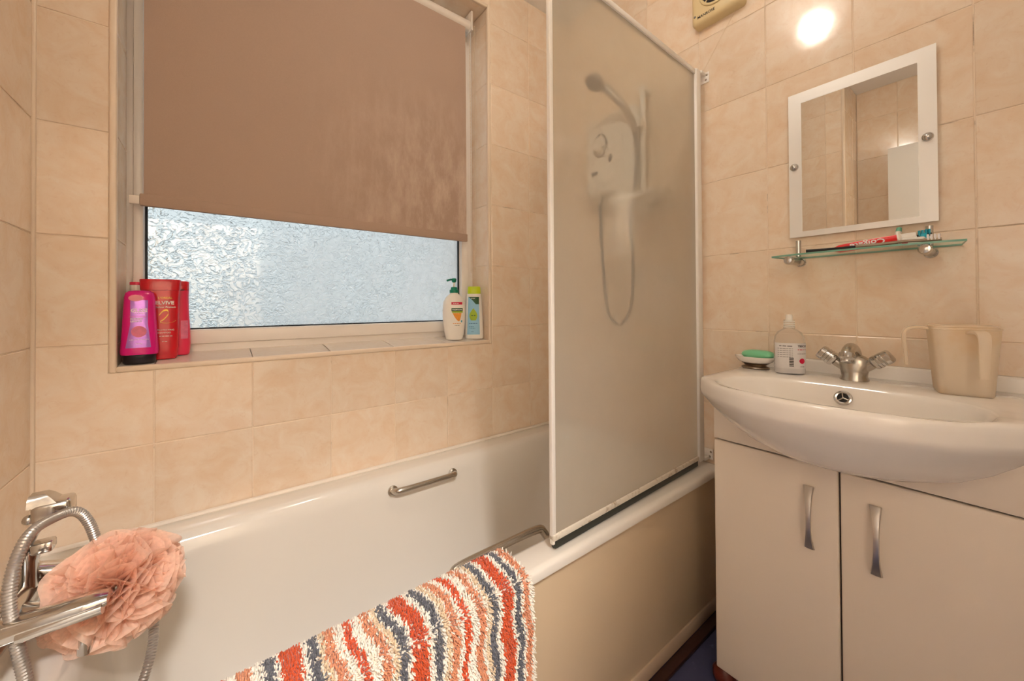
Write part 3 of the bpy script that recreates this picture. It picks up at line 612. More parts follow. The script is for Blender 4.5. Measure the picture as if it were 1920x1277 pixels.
MB().tube(hh, .0072, 10, rib=(.0045, .001)).build('hose', 'hose_dark', sh)
sd = empty('rail_soap_dish', (-.06, -.448, 1.43), 'white soap tray on the shower rail behind the screen', 'soap dish')
lp = [rrect(-.135+i, -.012-i, -.565+i, -.335-i, .03, z) for z, i in ((1.430, .02), (1.436, .006), (1.452, 0), (1.455, .003), (1.442, .010), (1.440, .02))]
MB().loops(lp).build('tray', 'shower_white', sd); MB().box((-.07, -.462, 1.415), (-.03, -.434, 1.434), .004).build('clip', 'shower_white', sd)

# ------------------------------------------------------------------ extractor fan and pull cord
fan = empty('extractor_fan', (0, -.722, 2.075), 'cream square extractor fan with round grille high on the wall', 'extractor fan')
lp = [[(-x, p[0], p[1]) for p in rrect(-.800+i, -.638-i, 2.000+i, 2.162-i, .014, 0)] for x, i in ((.0, 0), (.026, 0), (.034, .003), (.040, .012))]
MB().loops(lp).build('casing', 'fan_cream', fan)
MB().torus((-.041, -.722, 2.090), (1, 0, 0), .050, .005).build('grille_ring', 'fan_cream', fan)
MB().lathe((-.0395, -.722, 2.090), (-1, 0, 0), [(.048, 0), (.048, .0015)], 32).build('fan_opening', 'dark', fan)
for r in (.018, .034): MB().torus((-.043, -.722, 2.090), (1, 0, 0), r, .0028, 24, 6).build('grille_ring', 'grey_ink', fan)
for k in range(4):
    a = math.pi/4*(2*k+1); MB().tube([(-.043, -.722, 2.090), (-.043, -.722+.048*math.cos(a), 2.090+.048*math.sin(a))], .002, 6).build('grille_bar', 'fan_cream', fan)
MB().lathe((-.0395, -.652, 2.030), (-1, 0, 0), [(.004, 0), (.003, .002)], 12).build('screw', 'grey_ink', fan)
vs, fs = text_mesh('MANROSE', .0125, .0003); MB().add([(-.0407, -.690-x, 2.021+y) for x, y in vs], fs).build('lettering', 'ink', fan, smooth=False, fix=False)
cords = MB().tube(spline([(-.012, -.768, 1.995), (-.012, -.764, 1.985), (-.016, -.72, 1.92), (-.02, -.672, 1.846), (-.022, -.664, 1.842)], 6), .0009, 6).build('pull_cord', 'cord'); tag(cords, 'thin pull cord from the extractor fan to the screen bracket', 'cord')

# ------------------------------------------------------------------ blind
bl = empty('roller_blind', (-1.015, .06, 1.30), 'brown fabric roller blind half lowered over the window', 'blind')
mb = MB(); gl = []
for z in np.linspace(1.318, 2.205, 14):
    gl.append([(x, .058+.0012*math.sin(7*x+z*5)+(.004*math.sin((z-1.3)*3.2)*((x+1.0)/.5)**4 if x < -1.4 else 0), z) for x in np.linspace(-1.499, -.533, 40)])
mb.loops(gl, False, False, closed=False); gl2 = [[(p[0], p[1]+.0012, p[2]) for p in r] for r in gl]; mb.loops(gl2, False, False, closed=False); mb.build('blind_fabric', 'blind_fab', bl, origin=(-1.015, .06, 1.30), fix=False)
MB().box((-1.506, .051, 1.303), (-.531, .065, 1.334), .003).build('bottom_bar', 'blind_fab', bl, origin=(-1.015, .06, .6))
MB().box((-1.526, .053, 1.306), (-1.506, .063, 1.328), .002).build('bar_end_cap', 'roller', bl)
MB().tube([(-1.522, .070, 2.212), (-.512, .070, 2.212)], .0205, 20).build('roller_tube', 'roller', bl)
for x in (-1.531, -.512): MB().box((x, .045, 2.185), (x+.008, .10, 2.266), .002).build('bracket', 'roller', bl)
beads = MB()
for dx, y in ((0, .046), (.006, .086)):
    z = 2.205
    while z > 1.18: beads.ball((-.4985+dx*.5, y+.004*math.sin(z*3), z), .0021, 6, 4); z -= .0062
ch = beads.build('bead_chain', 'cord', bl, fix=False); ch['kind'] = 'stuff'

# ------------------------------------------------------------------ bottles on the sill
def sillz(y): return OZ0+.0005+.0155*max(0, y)/OD
y = .027; root = empty('conditioner_bottle', (-1.502, y, sillz(y)), 'magenta conditioner bottle with black base cap and shiny GLISS label', 'bottle')
B = Bottle((-1.502, y, sillz(y)), math.radians(2), [(0, .028, .017, 2.6), (.004, .0305, .019, 2.6), (.022, .031, .0195, 2.6), (.0225, .034, .020, 2.6), (.030, .0355, .021, 2.6), (.08, .0325, .020, 2.6), (.13, .030, .019, 2.6), (.165, .0285, .018, 2.6), (.176, .026, .0165, 2.6), (.181, .020, .012, 2.4), (.1825, .008, .005, 2)])
B.body('bottle_body', 'magenta', root, z0=.0225); B.body('cap', 'black_plastic', root, z1=.022)
sh_ = lambda t: (-.0215+.007*t, .0215-.007*t)
B.patch('label', 'silver_label', root, 0, 0, .040, .158, shape=lambda t: (-.024+.0085*min(1, t*2), .022-.006*min(1, t*2)))
B.patch('sticker', 'pink_label', root, 0, 0, .155, .171, .0008, shape=lambda t: (-.006-.013*math.sqrt(max(0, 1-(2*t-1)**2)), -.006+.013*math.sqrt(max(0, 1-(2*t-1)**2))), nz=12)
B.text('GLISS', .0125, 0, .132, 'white_ink', root, bold=.0004); B.text('HAIR REPAIR', .0035, .001, .1245, 'white_ink', root); B.text('CONDITIONER', .0045, -.002, .117, 'rose_ink', root); B.text('SUPREME', .0055, -.004, .1115, 'white_ink', root, bold=.0002); B.text('LENGTH', .0055, -.005, .1055, 'white_ink', root, bold=.0002)
B.patch('flower_print', 'rose_ink', root, 0, 0, .066, .094, .0008, shape=lambda t: (-.014*math.sqrt(max(.05, 1-(2*t-1)**2)), .014*math.sqrt(max(.05, 1-(2*t-1)**2)))); B.smudge(23, .003, 0, .060, 'white_ink', root); B.smudge(8, .003, 0, .050, 'white_ink', root)
y = .062; root = empty('shampoo_bottle', (-1.466, y, sillz(y)), 'tall red shampoo bottle with flat flip cap and gold swirl', 'bottle')
B = Bottle((-1.466, y, sillz(y)), math.radians(0), [(0, .030, .0145, 3), (.004, .0335, .016, 3), (.03, .0355, .0165, 3), (.09, .0365, .0165, 3), (.15, .0375, .0165, 3), (.180, .0385, .0165, 3), (.1805, .0395, .0168, 3.2), (.207, .0410, .0170, 3.2), (.209, .0395, .0160, 3.2)])
B.body('bottle_body', 'red_plastic', root, z1=.180); B.body('cap', 'red_plastic', root, z0=.1805)
B.text("L'OREAL", .0075, .010, .160, 'gold', root); B.text('ELVIVE', .0125, .009, .147, 'white_ink', root, bold=.0003); B.text('Colour Protect', .0065, .010, .136, 'white_ink', root, bold=.0001)
sw = spline([(-.002, 0, .115), (.006, 0, .126), (.014, 0, .128), (.016, 0, .118), (.008, 0, .105), (.000, 0, .097), (.012, 0, .094), (.024, 0, .096), (.031, 0, .101)], 6)
mb = MB(); mb.loops([[B.front(p.x, p.z-.0012-.001*math.sin(i*.12), .0009) for i, p in enumerate(sw)], [B.front(p.x, p.z+.0012+.001*math.sin(i*.12), .0009) for i, p in enumerate(sw)]], False, False, closed=False); mb.build('swirl', 'gold', root, fix=False)
B.text('PROTECTING', .0055, .011, .076, 'white_ink', root); B.text('SHAMPOO', .0055, .008, .069, 'white_ink', root); B.smudge(13, .0042, .012, .060, 'white_ink', root); B.smudge(5, .004, .009, .046, 'white_ink', root)
y = .0975; root = empty('shampoo_bottle', (-1.431, y, sillz(y)), 'curved pinkish red bottle standing half behind the tall red one', 'bottle')
B = Bottle((-1.431, y, sillz(y)), math.radians(0), [(0, .019, .014, 2.6), (.004, .022, .017, 2.6), (.03, .0242, .0185, 2.5), (.07, .0232, .0185, 2.4), (.12, .0205, .018, 2.4), (.16, .0198, .017, 2.4), (.178, .0205, .017, 2.6), (.1785, .0208, .0175, 2.6), (.200, .0212, .0175, 2.6), (.203, .0195, .016, 2.6)])
B.body('bottle_body', 'pink_red', root, z1=.178); B.body('cap', 'red_plastic', root, z0=.1785); B.patch('label', 'rose_ink', root, .004, .019, .045, .095)
MB().torus(tuple(B.w(0, 0, .1785)), (0, 0, 1), .0185, .0012).build('cap_seam', 'gasket', root)
y = .100; root = empty('lotion_bottle', (-1.520, y, sillz(y)), 'white bottle with pink lid hidden behind the magenta bottle', 'bottle')
B = Bottle((-1.5165, y, sillz(y)), 0, [(0, .015, .015, 2), (.004, .018, .018, 2), (.16, .018, .018, 2), (.17, .014, .014, 2), (.1705, .013, .013, 2), (.19, .0130, .0130, 2), (.1905, .0135, .0135, 2), (.197, .0135, .0135, 2), (.198, .012, .012, 2)])
B.body('bottle_body', 'white_bottle', root, z1=.19); B.body('lid', 'pink_red', root, z0=.1905)
y = .055; root = empty('pump_bottle', (-.594, y, sillz(y)), 'white pump soap bottle with green pump and orange fruit print', 'bottle')
ang = math.radians(-22)
B = Bottle((-.594, y, sillz(y)), ang, [(0, .030, .020, 2.4), (.004, .0335, .023, 2.4), (.03, .0390, .026, 2.3), (.08, .0450, .028, 2.3), (.12, .0465, .028, 2.3), (.150, .0430, .026, 2.2), (.170, .0330, .022, 2.1), (.180, .021, .018, 2), (.184, .0165, .0165, 2), (.188, .0160, .0160, 2)])
B.body('bottle_body', 'white_bottle', root)
pm = MB(); c = B.w(0, 0, 0); pm.lathe(c+Vector((0, 0, .187)), (0, 0, 1), [(.018, 0), (.018, .012), (.014, .014), (.012, .023), (.005, .024)], 22); collar = pm.build('pump_collar', 'green_cap', root)
MB().lathe(c+Vector((0, 0, .210)), (0, 0, 1), [(.0048, 0), (.0048, .020)], 12).build('pump_stem', 'white_bottle', root)
pm = MB(); pm.lathe(c+Vector((0, 0, .229)), (0, 0, 1), [(.006, 0), (.009, .004), (.010, .014), (.007, .017)], 18); pm.tube([c+Vector((0, 0, .240)), c+Vector((-.012, .006, .241)), c+Vector((-.026, .013, .236))], .004, 10); pm.build('pump_head', 'green_cap', root)
B.patch('red_flash', 'red_ink', root, -.014, .030, .140, .150); B.smudge(8, .0055, .004, .145, 'white_ink', root); B.patch('brand_panel', 'green_ink', root, -.014, .031, .114, .126); B.text('PALMOLIVE', .0075, .0085, .120, 'white_ink', root, bold=.0002); B.patch('lime_panel', 'lime_ink', root, -.012, .031, .108, .114)
B.patch('almond_print', 'orange_ink', root, 0, 0, .074, .107, .0006, shape=lambda t: (.014-.024*t**.7, .016+.010*t**.6)); B.smudge(13, .005, .008, .066, 'orange_ink', root); B.smudge(10, .004, .009, .058, 'grey_ink', root); B.patch('leaf_print', 'teal', root, .024, .029, .070, .078)
y = .050; root = empty('shampoo_bottle', (-.503, y, sillz(y)), 'white shampoo bottle with lime cap and blue label in the window corner', 'bottle')
B = Bottle((-.503, y, sillz(y)), math.radians(-30), [(0, .034, .020, 2.8), (.004, .0375, .023, 2.8), (.03, .0375, .023, 2.8), (.12, .0335, .022, 2.8), (.185, .0290, .021, 2.8), (.1855, .0265, .0195, 2.8), (.190, .0272, .020, 2.8), (.211, .0262, .0195, 2.8), (.215, .0235, .017, 2.8)])
B.body('bottle_body', 'white_bottle', root, z1=.185); B.body('cap', 'lime_cap', root, z0=.1855)
B.patch('label', 'blue_label', root, 0, 0, .018, .172, shape=lambda t: (-.030+.006*t, .022-.003*t)); B.patch('green_panel', 'green_ink', root, 0, 0, .142, .172, .0007, shape=lambda t: (-.022+.030*(1-t)**.8-.002, .0195)); B.smudge(6, .006, -.003, .166, 'white_ink', root)
B.patch('drop_print', 'lime_ink', root, 0, 0, .076, .126, .0007, shape=lambda t: (-.004-.016*math.sin(math.pi*min(1, (1-t)*.80))**1.0, -.004+.016*math.sin(math.pi*min(1, (1-t)*.80))**1.0), nz=16); B.smudge(4, .0085, -.004, .096, 'green_ink', root, off=.0011, bold=.0002)
B.smudge(12, .0055, -.005, .064, 'navy_ink', root); B.smudge(7, .0055, -.012, .050, 'navy_ink', root); B.smudge(11, .0042, -.008, .044, 'navy_ink', root); B.smudge(6, .004, -.008, .030, 'navy_ink', root)

# ------------------------------------------------------------------ mirror, glass shelf and what lies on it
mir = empty('wall_mirror', (0, -1.059, 1.235), 'rectangular wall mirror with frosted border and chrome studs', 'mirror')
MY0, MY1, MZ0, MZ1 = -1.206, -.912, 1.232, 1.650
MB().box((-.010, MY0, MZ0), (-.0055, MY1, MZ1), .0008, 1).build('mirror_glass', 'mirror', mir, smooth=False)
mb = MB(); bw = .031
for lo, hi in (((MY0, MZ0), (MY0+bw, MZ1)), ((MY1-bw, MZ0), (MY1, MZ1)), ((MY0+bw, MZ0), (MY1-bw, MZ0+.016)), ((MY0+bw, MZ1-bw), (MY1-bw, MZ1))): mb.box((-.0106, lo[0], lo[1]), (-.0101, hi[0], hi[1]))
mb.build('frosted_border', 'frosted_border', mir, smooth=False)
MB().box((-.0055, MY0+.01, MZ0+.01), (-.0002, MY1-.01, MZ1-.01)).build('backing', 'brown_strip', mir, smooth=False)
for yy_, zz_ in ((-.9255, 1.437), (-1.1905, 1.4335)): MB().lathe((-.0105, yy_, zz_), (-1, 0, 0), [(.0105, 0), (.0105, .003), (.0085, .007), (.0045, .010), (.001, .011)], 20).build('stud', 'chrome', mir)
SZ = 1.170
shf = empty('glass_shelf', (-.055, -1.07, SZ), 'green-edged glass shelf on chrome pegs below the mirror', 'shelf')
pts = [(-.002, -.905)]+[(-.118+.022*(abs(q+1.072)/.180)**3.0, q) for q in np.linspace(-.893, -1.252, 24)]+[(-.002, -1.240)]
MB().loops([[(x, y_, SZ) for x, y_ in pts], [(x, y_, SZ+.0045) for x, y_ in pts]]).build('glass', ['shelf_glass', 'glass_edge'], shf, ang=30)
for p_ in shf.children[0].data.polygons: p_.material_index = 0 if abs(p_.normal.z) > .9 else 1
for y_ in (-.936, -1.192):
    pg = MB(); pg.lathe((-.0003, y_, SZ-.011), (-1, 0, 0), [(.0125, 0), (.0125, .004), (.0105, .006), (.0105, .092), (.0118, .094), (.0118, .104), (.009, .110), (.002, .112)], 22); peg = pg.build('peg', 'chrome', shf)
    MB().lathe((-.022, y_, SZ+.0045), (0, 0, 1), [(.0065, 0), (.0065, .046)], 14).build('clip_post', 'chrome', shf)
SZ += .0047
tp = empty('toothpaste_tube', (-.05, -1.09, SZ), 'red and white toothpaste tube lying on the glass shelf', 'toothpaste')
lps = []; NTB = 20; T0 = Vector((-.060, -1.022, SZ+.006)); T1 = Vector((-.050, -1.142, SZ+.019)); td = (T1-T0); tu = td.normalized(); tz = Vector((0, 0, 1)); tn = tu.cross(tz).normalized(); tv = tn.cross(tu)
for t_ in np.linspace(0, 1, 10):
    wv = .021-.003*t_; th = .0012+.0145*t_**.8; lps.append([T0+td*t_+tn*math.cos(a)*th+tv*math.sin(a)*(wv if True else 0)*(.35+.65*t_**.2)*.62 for a in np.linspace(0, 2*math.pi, NTB, endpoint=False)])
MB().loops(lps).build('tube_body', 'toothpaste_red', tp)
MB().lathe(T1, tu, [(.0165, 0), (.0168, .003), (.010, .008)], 20).build('shoulder', 'white_plastic', tp); MB().lathe(T1+tu*.007, tu, [(.0095, 0), (.0105, .002), (.0095, .024), (.008, .025)], 18).build('cap', 'white_plastic', tp)
vs, fs = text_mesh('Colgate', .021, .0005); nface = -tn if tn.x > 0 else tn
MB().add([T0+td*(.56-x/td.length*-1*-1)+tv*(-y_*.85+.001)+nface*(.0016+.0150*max(0, (.56-x/td.length))**.8) for x, y_ in vs], fs).build('lettering', 'white_ink', tp, smooth=False, fix=False)
def brush(p0, p1, mat, head, label, lift=.0):
    a, b_ = Vector(p0), Vector(p1); u = (b_-a).normalized(); r_ = empty('toothbrush', tuple(a), label, 'toothbrush')
    MB().tube(spline([a, a.lerp(b_, .3), a.lerp(b_, .6)+Vector((0, 0, .002)), a.lerp(b_, .85), b_], 5), lambda t: .0048-.0022*t if t < .8 else .0036, 10).build('handle', mat, r_)
    hb = MB(); s_ = u.cross(Vector((0, 0, 1))).normalized()
    for k in range(4):
        for e in (-1, 1): hb.tube([b_-u*(.004+.0055*k)+s_*.0022*e, b_-u*(.004+.0055*k)+s_*.0022*e+Vector((0, 0, .0125))], .0019, 6)
    hb.build('bristles', head, r_)
brush((-.095, -.973, SZ+.0052), (-.045, -1.165, SZ+.0075), 'dark', 'white_ink', 'black toothbrush lying along the front of the glass shelf')
brush((-.072, -1.060, SZ+.005), (-.030, -1.196, SZ+.0255), 'dark', 'teal', 'black toothbrush with blue bristles tilted over the shelf clutter')
brush((-.100, -1.075, SZ+.005), (-.080, -1.215, SZ+.006), 'pewter', 'white_ink', 'grey toothbrush with white bristles at the shelf front edge')
fl = empty('floss_box', (-.050, -1.172, SZ), 'small white dental box with red corner on the glass shelf', 'box')
MB().box((-.074, -1.190, SZ+.0002), (-.046, -1.150, SZ+.017), .005, 3).build('case', 'white_plastic', fl); MB().box((-.0746, -1.162, SZ+.001), (-.0738, -1.152, SZ+.009), .0003, 1).build('red_corner', 'red_ink', fl)
cp = empty('brush_head_cap', (-.030, -1.185, SZ), 'turquoise brush cap lying behind the dental box', 'cap')
MB().lathe((-.030, -1.183, SZ+.0002), (0, 0, 1), [(.010, 0), (.011, .004), (.010, .024), (.006, .029)], 18).build('cap_shell', 'teal', cp); MB().lathe((-.030, -1.183, SZ+.029), (0, 0, 1), [(.005, 0), (.004, .003)], 12).build('cap_tip', 'white_plastic', cp)
gs_ = empty('green_tipped_tube', (-.020, -1.142, SZ), 'slim white tube with green tip leaning on the mirror', 'tube')
MB().tube([(-.026, -1.135, SZ+.007), (-.0175, -1.140, SZ+.040)], .006, 14).build('tube_body', 'white_plastic', gs_); MB().lathe((-.0175, -1.140, SZ+.040), (.2, -.1, 1), [(.0058, 0), (.005, .010), (.002, .012)], 14).build('tip', 'pale_green', gs_)

# ------------------------------------------------------------------ vanity: cabinet, basin, tap
YC, HW, FX = -1.072, .268, -.262
cab = empty('vanity_cabinet', (-.13, YC, 0), 'cream two-door vanity cabinet under the basin', 'cabinet')
MB().box((FX+.018, YC-HW+.002, .046), (-.001, YC+HW-.0005, .795), .001, 1).build('carcass', 'cabinet', cab)
MB().box((FX+.012, YC-HW+.004, .050), (FX+.0185, YC+HW-.004, .72)).build('gap_shade_sheet', 'carcass', cab, smooth=False)  # dark sheet over the cream carcass, painted shade for the door gaps
MB().box((FX, YC-HW, .673), (FX+.0185, YC+HW, .800), .002).build('fascia', 'cabinet', cab)
for k, (y0, y1, hy) in enumerate(((YC+.0018, YC+HW, -1.019), (YC-HW, YC-.0018, -1.1316))):
    d_ = MB().box((FX, y0, .047), (FX+.016, y1, .669), .004, 3).build('door', 'cabinet', cab)
    lp = []
    for t_ in np.linspace(0, 1, 19):
        e = 2*t_-1; z = .478+.142*t_; wv = .0050+.0052*abs(e)**2.2; bx = FX-.006-.022*(1-abs(e)**2.4); yo = -.004*(1-e*e)
        lp.append([(bx+dx, hy+yo+dy, z) for dx, dy in ((-.0035, -wv*.8), (-.0045, 0), (-.0035, wv*.8), (.0, wv), (.0025, wv*.7), (.0025, -wv*.7), (0, -wv))])
    hd_ = MB().loops(lp); 
    for z in (.486, .612): hd_.box((FX-.012, hy-.006, z-.006), (FX+.001, hy+.006, z+.006), .002)
    hd_.build('handle', 'bezel', d_)
for y_ in (YC+HW-.010, YC-HW+.03): MB().lathe((FX+.028, y_, 0), (0, 0, 1), [(.024, 0), (.030, .010), (.030, .026), (.022, .038), (.016, .046)], 22).build('foot', 'wood_red', cab)

bas = empty('washbasin', (-.2, YC, .70), 'white bow-fronted ceramic washbasin set on the vanity cabinet', 'washbasin')
BZ = .850; BH = .272
def outline(sc_=1.0, push=0.0, cx=-.20):
    o = []
    nf = 48
    for i in range(nf+1):
        th = math.pi*i/nf; yv = math.cos(th)*BH                       # left corner to right corner along the bow
        tt = abs(yv)/BH; xv = -(.330+.136*(1-tt**2.3)) if tt < .985 else -(.330-.02*((tt-.985)/.015)**2)
        o.append((xv, yv))
    nb = 47
    for i in range(1, 5): o.append((-.310+.290*i/5, -BH))
    for i in range(nb-8): o.append((-.020, -BH+2*BH*i/(nb-9)))
    for i in range(1, 5): o.append((-.020-.290*i/5, BH))
    return [(cx+(x-cx)*sc_-push*0, YC+y_*sc_) for x, y_ in o]
O0 = outline(); nO = len(O0); lp = []
def shrunk(d):                                                     # inset by distance towards the basin middle
    o = []
    for x, y_ in O0:
        v = Vector((-.24-x, YC-y_)); v2 = v.normalized()*d; o.append((min(x+v2.x, -.0205) if x > -.03 else x+v2.x, y_+v2.y))
    return o
for s_, z, cx in ((.10, .700, -.30), (.36, .701, -.29), (.50, .706, -.28), (.66, .722, -.26), (.80, .748, -.235), (.90, .774, -.21), (.965, .795, -.15), (.993, .806, -.10), (1.0, .815, -.06), (1.0, .832, -.06)):
    lp.append([(max(min(x, -.0205), -1), y_, z) for x, y_ in outline(s_, 0, cx)])
lp.append([(x, y_, .842) for x, y_ in O0]); lp.append([(x, y_, .8475) for x, y_ in shrunk(.003)]); lp.append([(x, y_, BZ) for x, y_ in shrunk(.009)])
bc = Vector((-.318, YC))
def bowl(a_, b_, z, n_=2.6, cxs=0):
    o = []
    for x, y_ in O0:
        d_ = Vector((x-bc.x, y_-YC)); th = math.atan2(d_.y/b_, d_.x/a_); c, s_ = math.cos(th), math.sin(th)
        r = (abs(c)**n_+abs(s_)**n_)**(-1/n_); o.append((bc.x+cxs+a_*r*c, YC+b_*r*s_, z))
    return o
for a_, b_, z in ((.130, .222, BZ), (.126, .218, BZ-.003), (.121, .212, BZ-.012), (.113, .200, BZ-.035), (.100, .178, BZ-.07), (.078, .14, BZ-.10), (.045, .08, BZ-.118), (.012, .02, BZ-.122)): lp.append(bowl(a_, b_, z))
MB().loops(lp).build('basin_body', 'ceramic', bas, ang=50)
MB().box((-.0215, YC-BH, .80), (-.0008, YC+BH, .8825), .006, 3).build('upstand', 'ceramic', bas)
ov = MB(); oc = Vector((-.2055, YC+.003, .822)); ovn = Vector((-1, 0, .45)).normalized(); ov.torus(oc, ovn, .0135, .0038, 24, 8)
for k in range(3):
    xx, y2, z2 = ov.frame(ovn); a = 2*math.pi*k/3+.5; ov.tube([oc+ovn*.001, oc+ovn*.001+(xx*math.cos(a)+y2*math.sin(a))*.012], .0016, 6)
ovr = ov.build('overflow_grate', 'chrome', bas); MB().lathe(oc-ovn*.002, ovn, [(.0125, 0), (.0125, .0012)], 20).build('overflow_hole', 'dark', ovr)
tap = empty('basin_mixer', (-.098, YC+.003, BZ), 'chrome basin mixer tap with two ribbed cross handles', 'tap')
tc_ = Vector((-.098, YC+.003, BZ))
lp = [[tc_+Vector((x*math.cos(a), y_*math.sin(a), z)) for a in np.linspace(0, 2*math.pi, 28, endpoint=False)] for x, y_, z in ((.027, .028, 0), (.027, .028, .004), (.024, .025, .010), (.023, .027, .024), (.023, .034, .040), (.021, .032, .052), (.017, .020, .060), (.012, .012, .064))]
MB().loops(lp).build('tap_body', 'chrome_dull', tap)
sp_ = spline([tc_+Vector((.008, 0, .040)), tc_+Vector((-.002, 0, .068)), tc_+Vector((-.026, 0, .080)), tc_+Vector((-.055, 0, .076)), tc_+Vector((-.072, 0, .064))], 6)
MB().tube(sp_, lambda t: .0150-.003*t, 18).build('spout', 'chrome_dull', tap); MB().lathe(tc_+Vector((-.066, 0, .072)), (-.35, 0, -.94), [(.0145, 0), (.0155, .003), (.0155, .012), (.012, .016), (.011, .022), (.009, .023)], 20).build('aerator', 'chrome', tap)
for sgn in (1, -1):
    ax = Vector((-.10, sgn*.80, .58)).normalized(); p_ = tc_+Vector((-.002, sgn*.020, .034))
    MB().lathe(p_, ax, [(.012, 0), (.012, .018), (.010, .020), (.0105, .024)], 18).build('headwork', 'chrome_dull', tap)
    prof = [(.014, .020), (.0165, .023)]
    for k in range(3): prof += [(.0172, .025+.0065*k), (.0172, .0292+.0065*k), (.0155, .0300+.0065*k), (.0155, .0312+.0065*k)]
    prof += [(.0172, .046), (.0165, .055), (.0140, .0575), (.004, .0585)]
    hm = MB(); hm.lathe(p_, ax, prof, 24)
    xx, y2, z2 = hm.frame(ax); hm.v = [tuple(p_+(Vector(v)-p_)*1.0) for v in hm.v]
    for i, v in enumerate(hm.v):
        d_ = Vector(v)-p_; h_ = d_.dot(z2); rad = d_-z2*h_
        if rad.length > .012 and h_ > .02:
            a = math.atan2(rad.dot(y2), rad.dot(xx)); hm.v[i] = tuple(p_+z2*h_+rad*(1+.09*math.cos(4*a)))
    hm.build('handle', 'chrome', tap)
# things on the basin
dsh = empty('soap_dish', (-.088, -.846, BZ), 'white oval soap dish on a small metal foot', 'soap dish')
dc = Vector((-.090, -.846, BZ))
def oval(a_, b_, z): return [dc+Vector((a_*math.cos(t_), b_*math.sin(t_), z)) for t_ in np.linspace(0, 2*math.pi, 32, endpoint=False)]
MB().loops([oval(a_, b_, z) for a_, b_, z in ((.024, .034, .0), (.027, .038, .003), (.025, .035, .006), (.019, .027, .009), (.022, .031, .014), (.026, .036, .016))]).build('metal_foot', 'pewter', dsh)
MB().loops([oval(a_, b_, z) for a_, b_, z in ((.020, .030, .0155), (.030, .044, .021), (.037, .054, .034), (.0375, .0545, .036), (.035, .052, .0355), (.026, .040, .0255), (.010, .02, .0235))]).build('dish_bowl', 'ceramic', dsh)
sb = MB(); sb.loops([[dc+Vector((.0035+.024*k*abs(math.cos(t_))**.8*(1 if math.cos(t_) >= 0 else -1), -.006+.043*k*abs(math.sin(t_))**.8*(1 if math.sin(t_) >= 0 else -1), z)) for t_ in np.linspace(0, 2*math.pi, 32, endpoint=False)] for k, z in ((.55, .030), (.85, .0325), (1.0, .039), (.97, .045), (.82, .0505), (.5, .0535), (.15, .0545))]); soap = sb.build('soap_bar', 'soap_green', origin=tuple(dc+Vector((0, 0, .03)))); tag(soap, 'green oval soap bar lying in the white dish', 'soap')
root = empty('soap_dispenser', (-.112, -.938, BZ), 'clear hand soap bottle without pump beside the soap dish', 'bottle')
B = Bottle((-.112, -.938, BZ+.0005), math.radians(-62), [(0, .031, .021, 2.4), (.003, .0345, .0245, 2.5), (.02, .0355, .0255, 2.5), (.085, .0355, .0255, 2.5), (.100, .0335, .0245, 2.4), (.112, .0275, .0215, 2.2), (.119, .0185, .0175, 2), (.122, .0135, .0135, 2), (.128, .0130, .0130, 2), (.1285, .0120, .0120, 2), (.146, .0120, .0120, 2)])
B.body('bottle_body', 'clear_plastic', root)
nk = MB()
for z in (.126, .131, .136, .141): nk.torus(B.w(0, 0, z), (0, 0, 1), .0122, .0013, 20, 6)
nk.build('screw_thread', 'white_plastic', root); MB().lathe(B.w(0, 0, .142), (0, 0, 1), [(.008, 0), (.008, .012), (.0065, .018)], 14).build('neck_plug', 'white_bottle', root)
B.body('liquid', 'label_white', root, z0=.003, z1=.020, extra=-.001)
B.patch('label', 'label_white', root, -.0345, .0345, .016, .084, nx=24); B.smudge(10, .006, -.012, .076, 'grey_ink', root); 
for k in range(5): B.smudge(18, .0036, -.014, .069-.0055*k, 'grey_ink', root)
mbx = MB()
for k in range(6): mbx.add([B.front(x, z, .0010) for x, z in ((-.006, .022+.0042*k), (.004, .022+.0042*k), (.004, .0245+.0042*k), (-.006, .0245+.0042*k))], [(0, 1, 2, 3)])
mbx.build('barcode', 'ink', root, smooth=False, fix=False)
B.text('TESCO', .0065, .0235, .076, 'ink', root, bold=.0003); B.smudge(9, .0042, .0225, .067, 'red_ink', root); B.smudge(13, .0032, .023, .056, 'grey_ink', root); B.smudge(5, .0036, .0235, .022, 'grey_ink', root)
B.patch('flower_print', 'red_ink', root, 0, 0, .030, .044, .0010, shape=lambda t: (.0235-.007*math.sqrt(max(.05, 1-(2*t-1)**2)), .0235+.006*math.sqrt(max(.05, 1-(2*t-1)**2))))
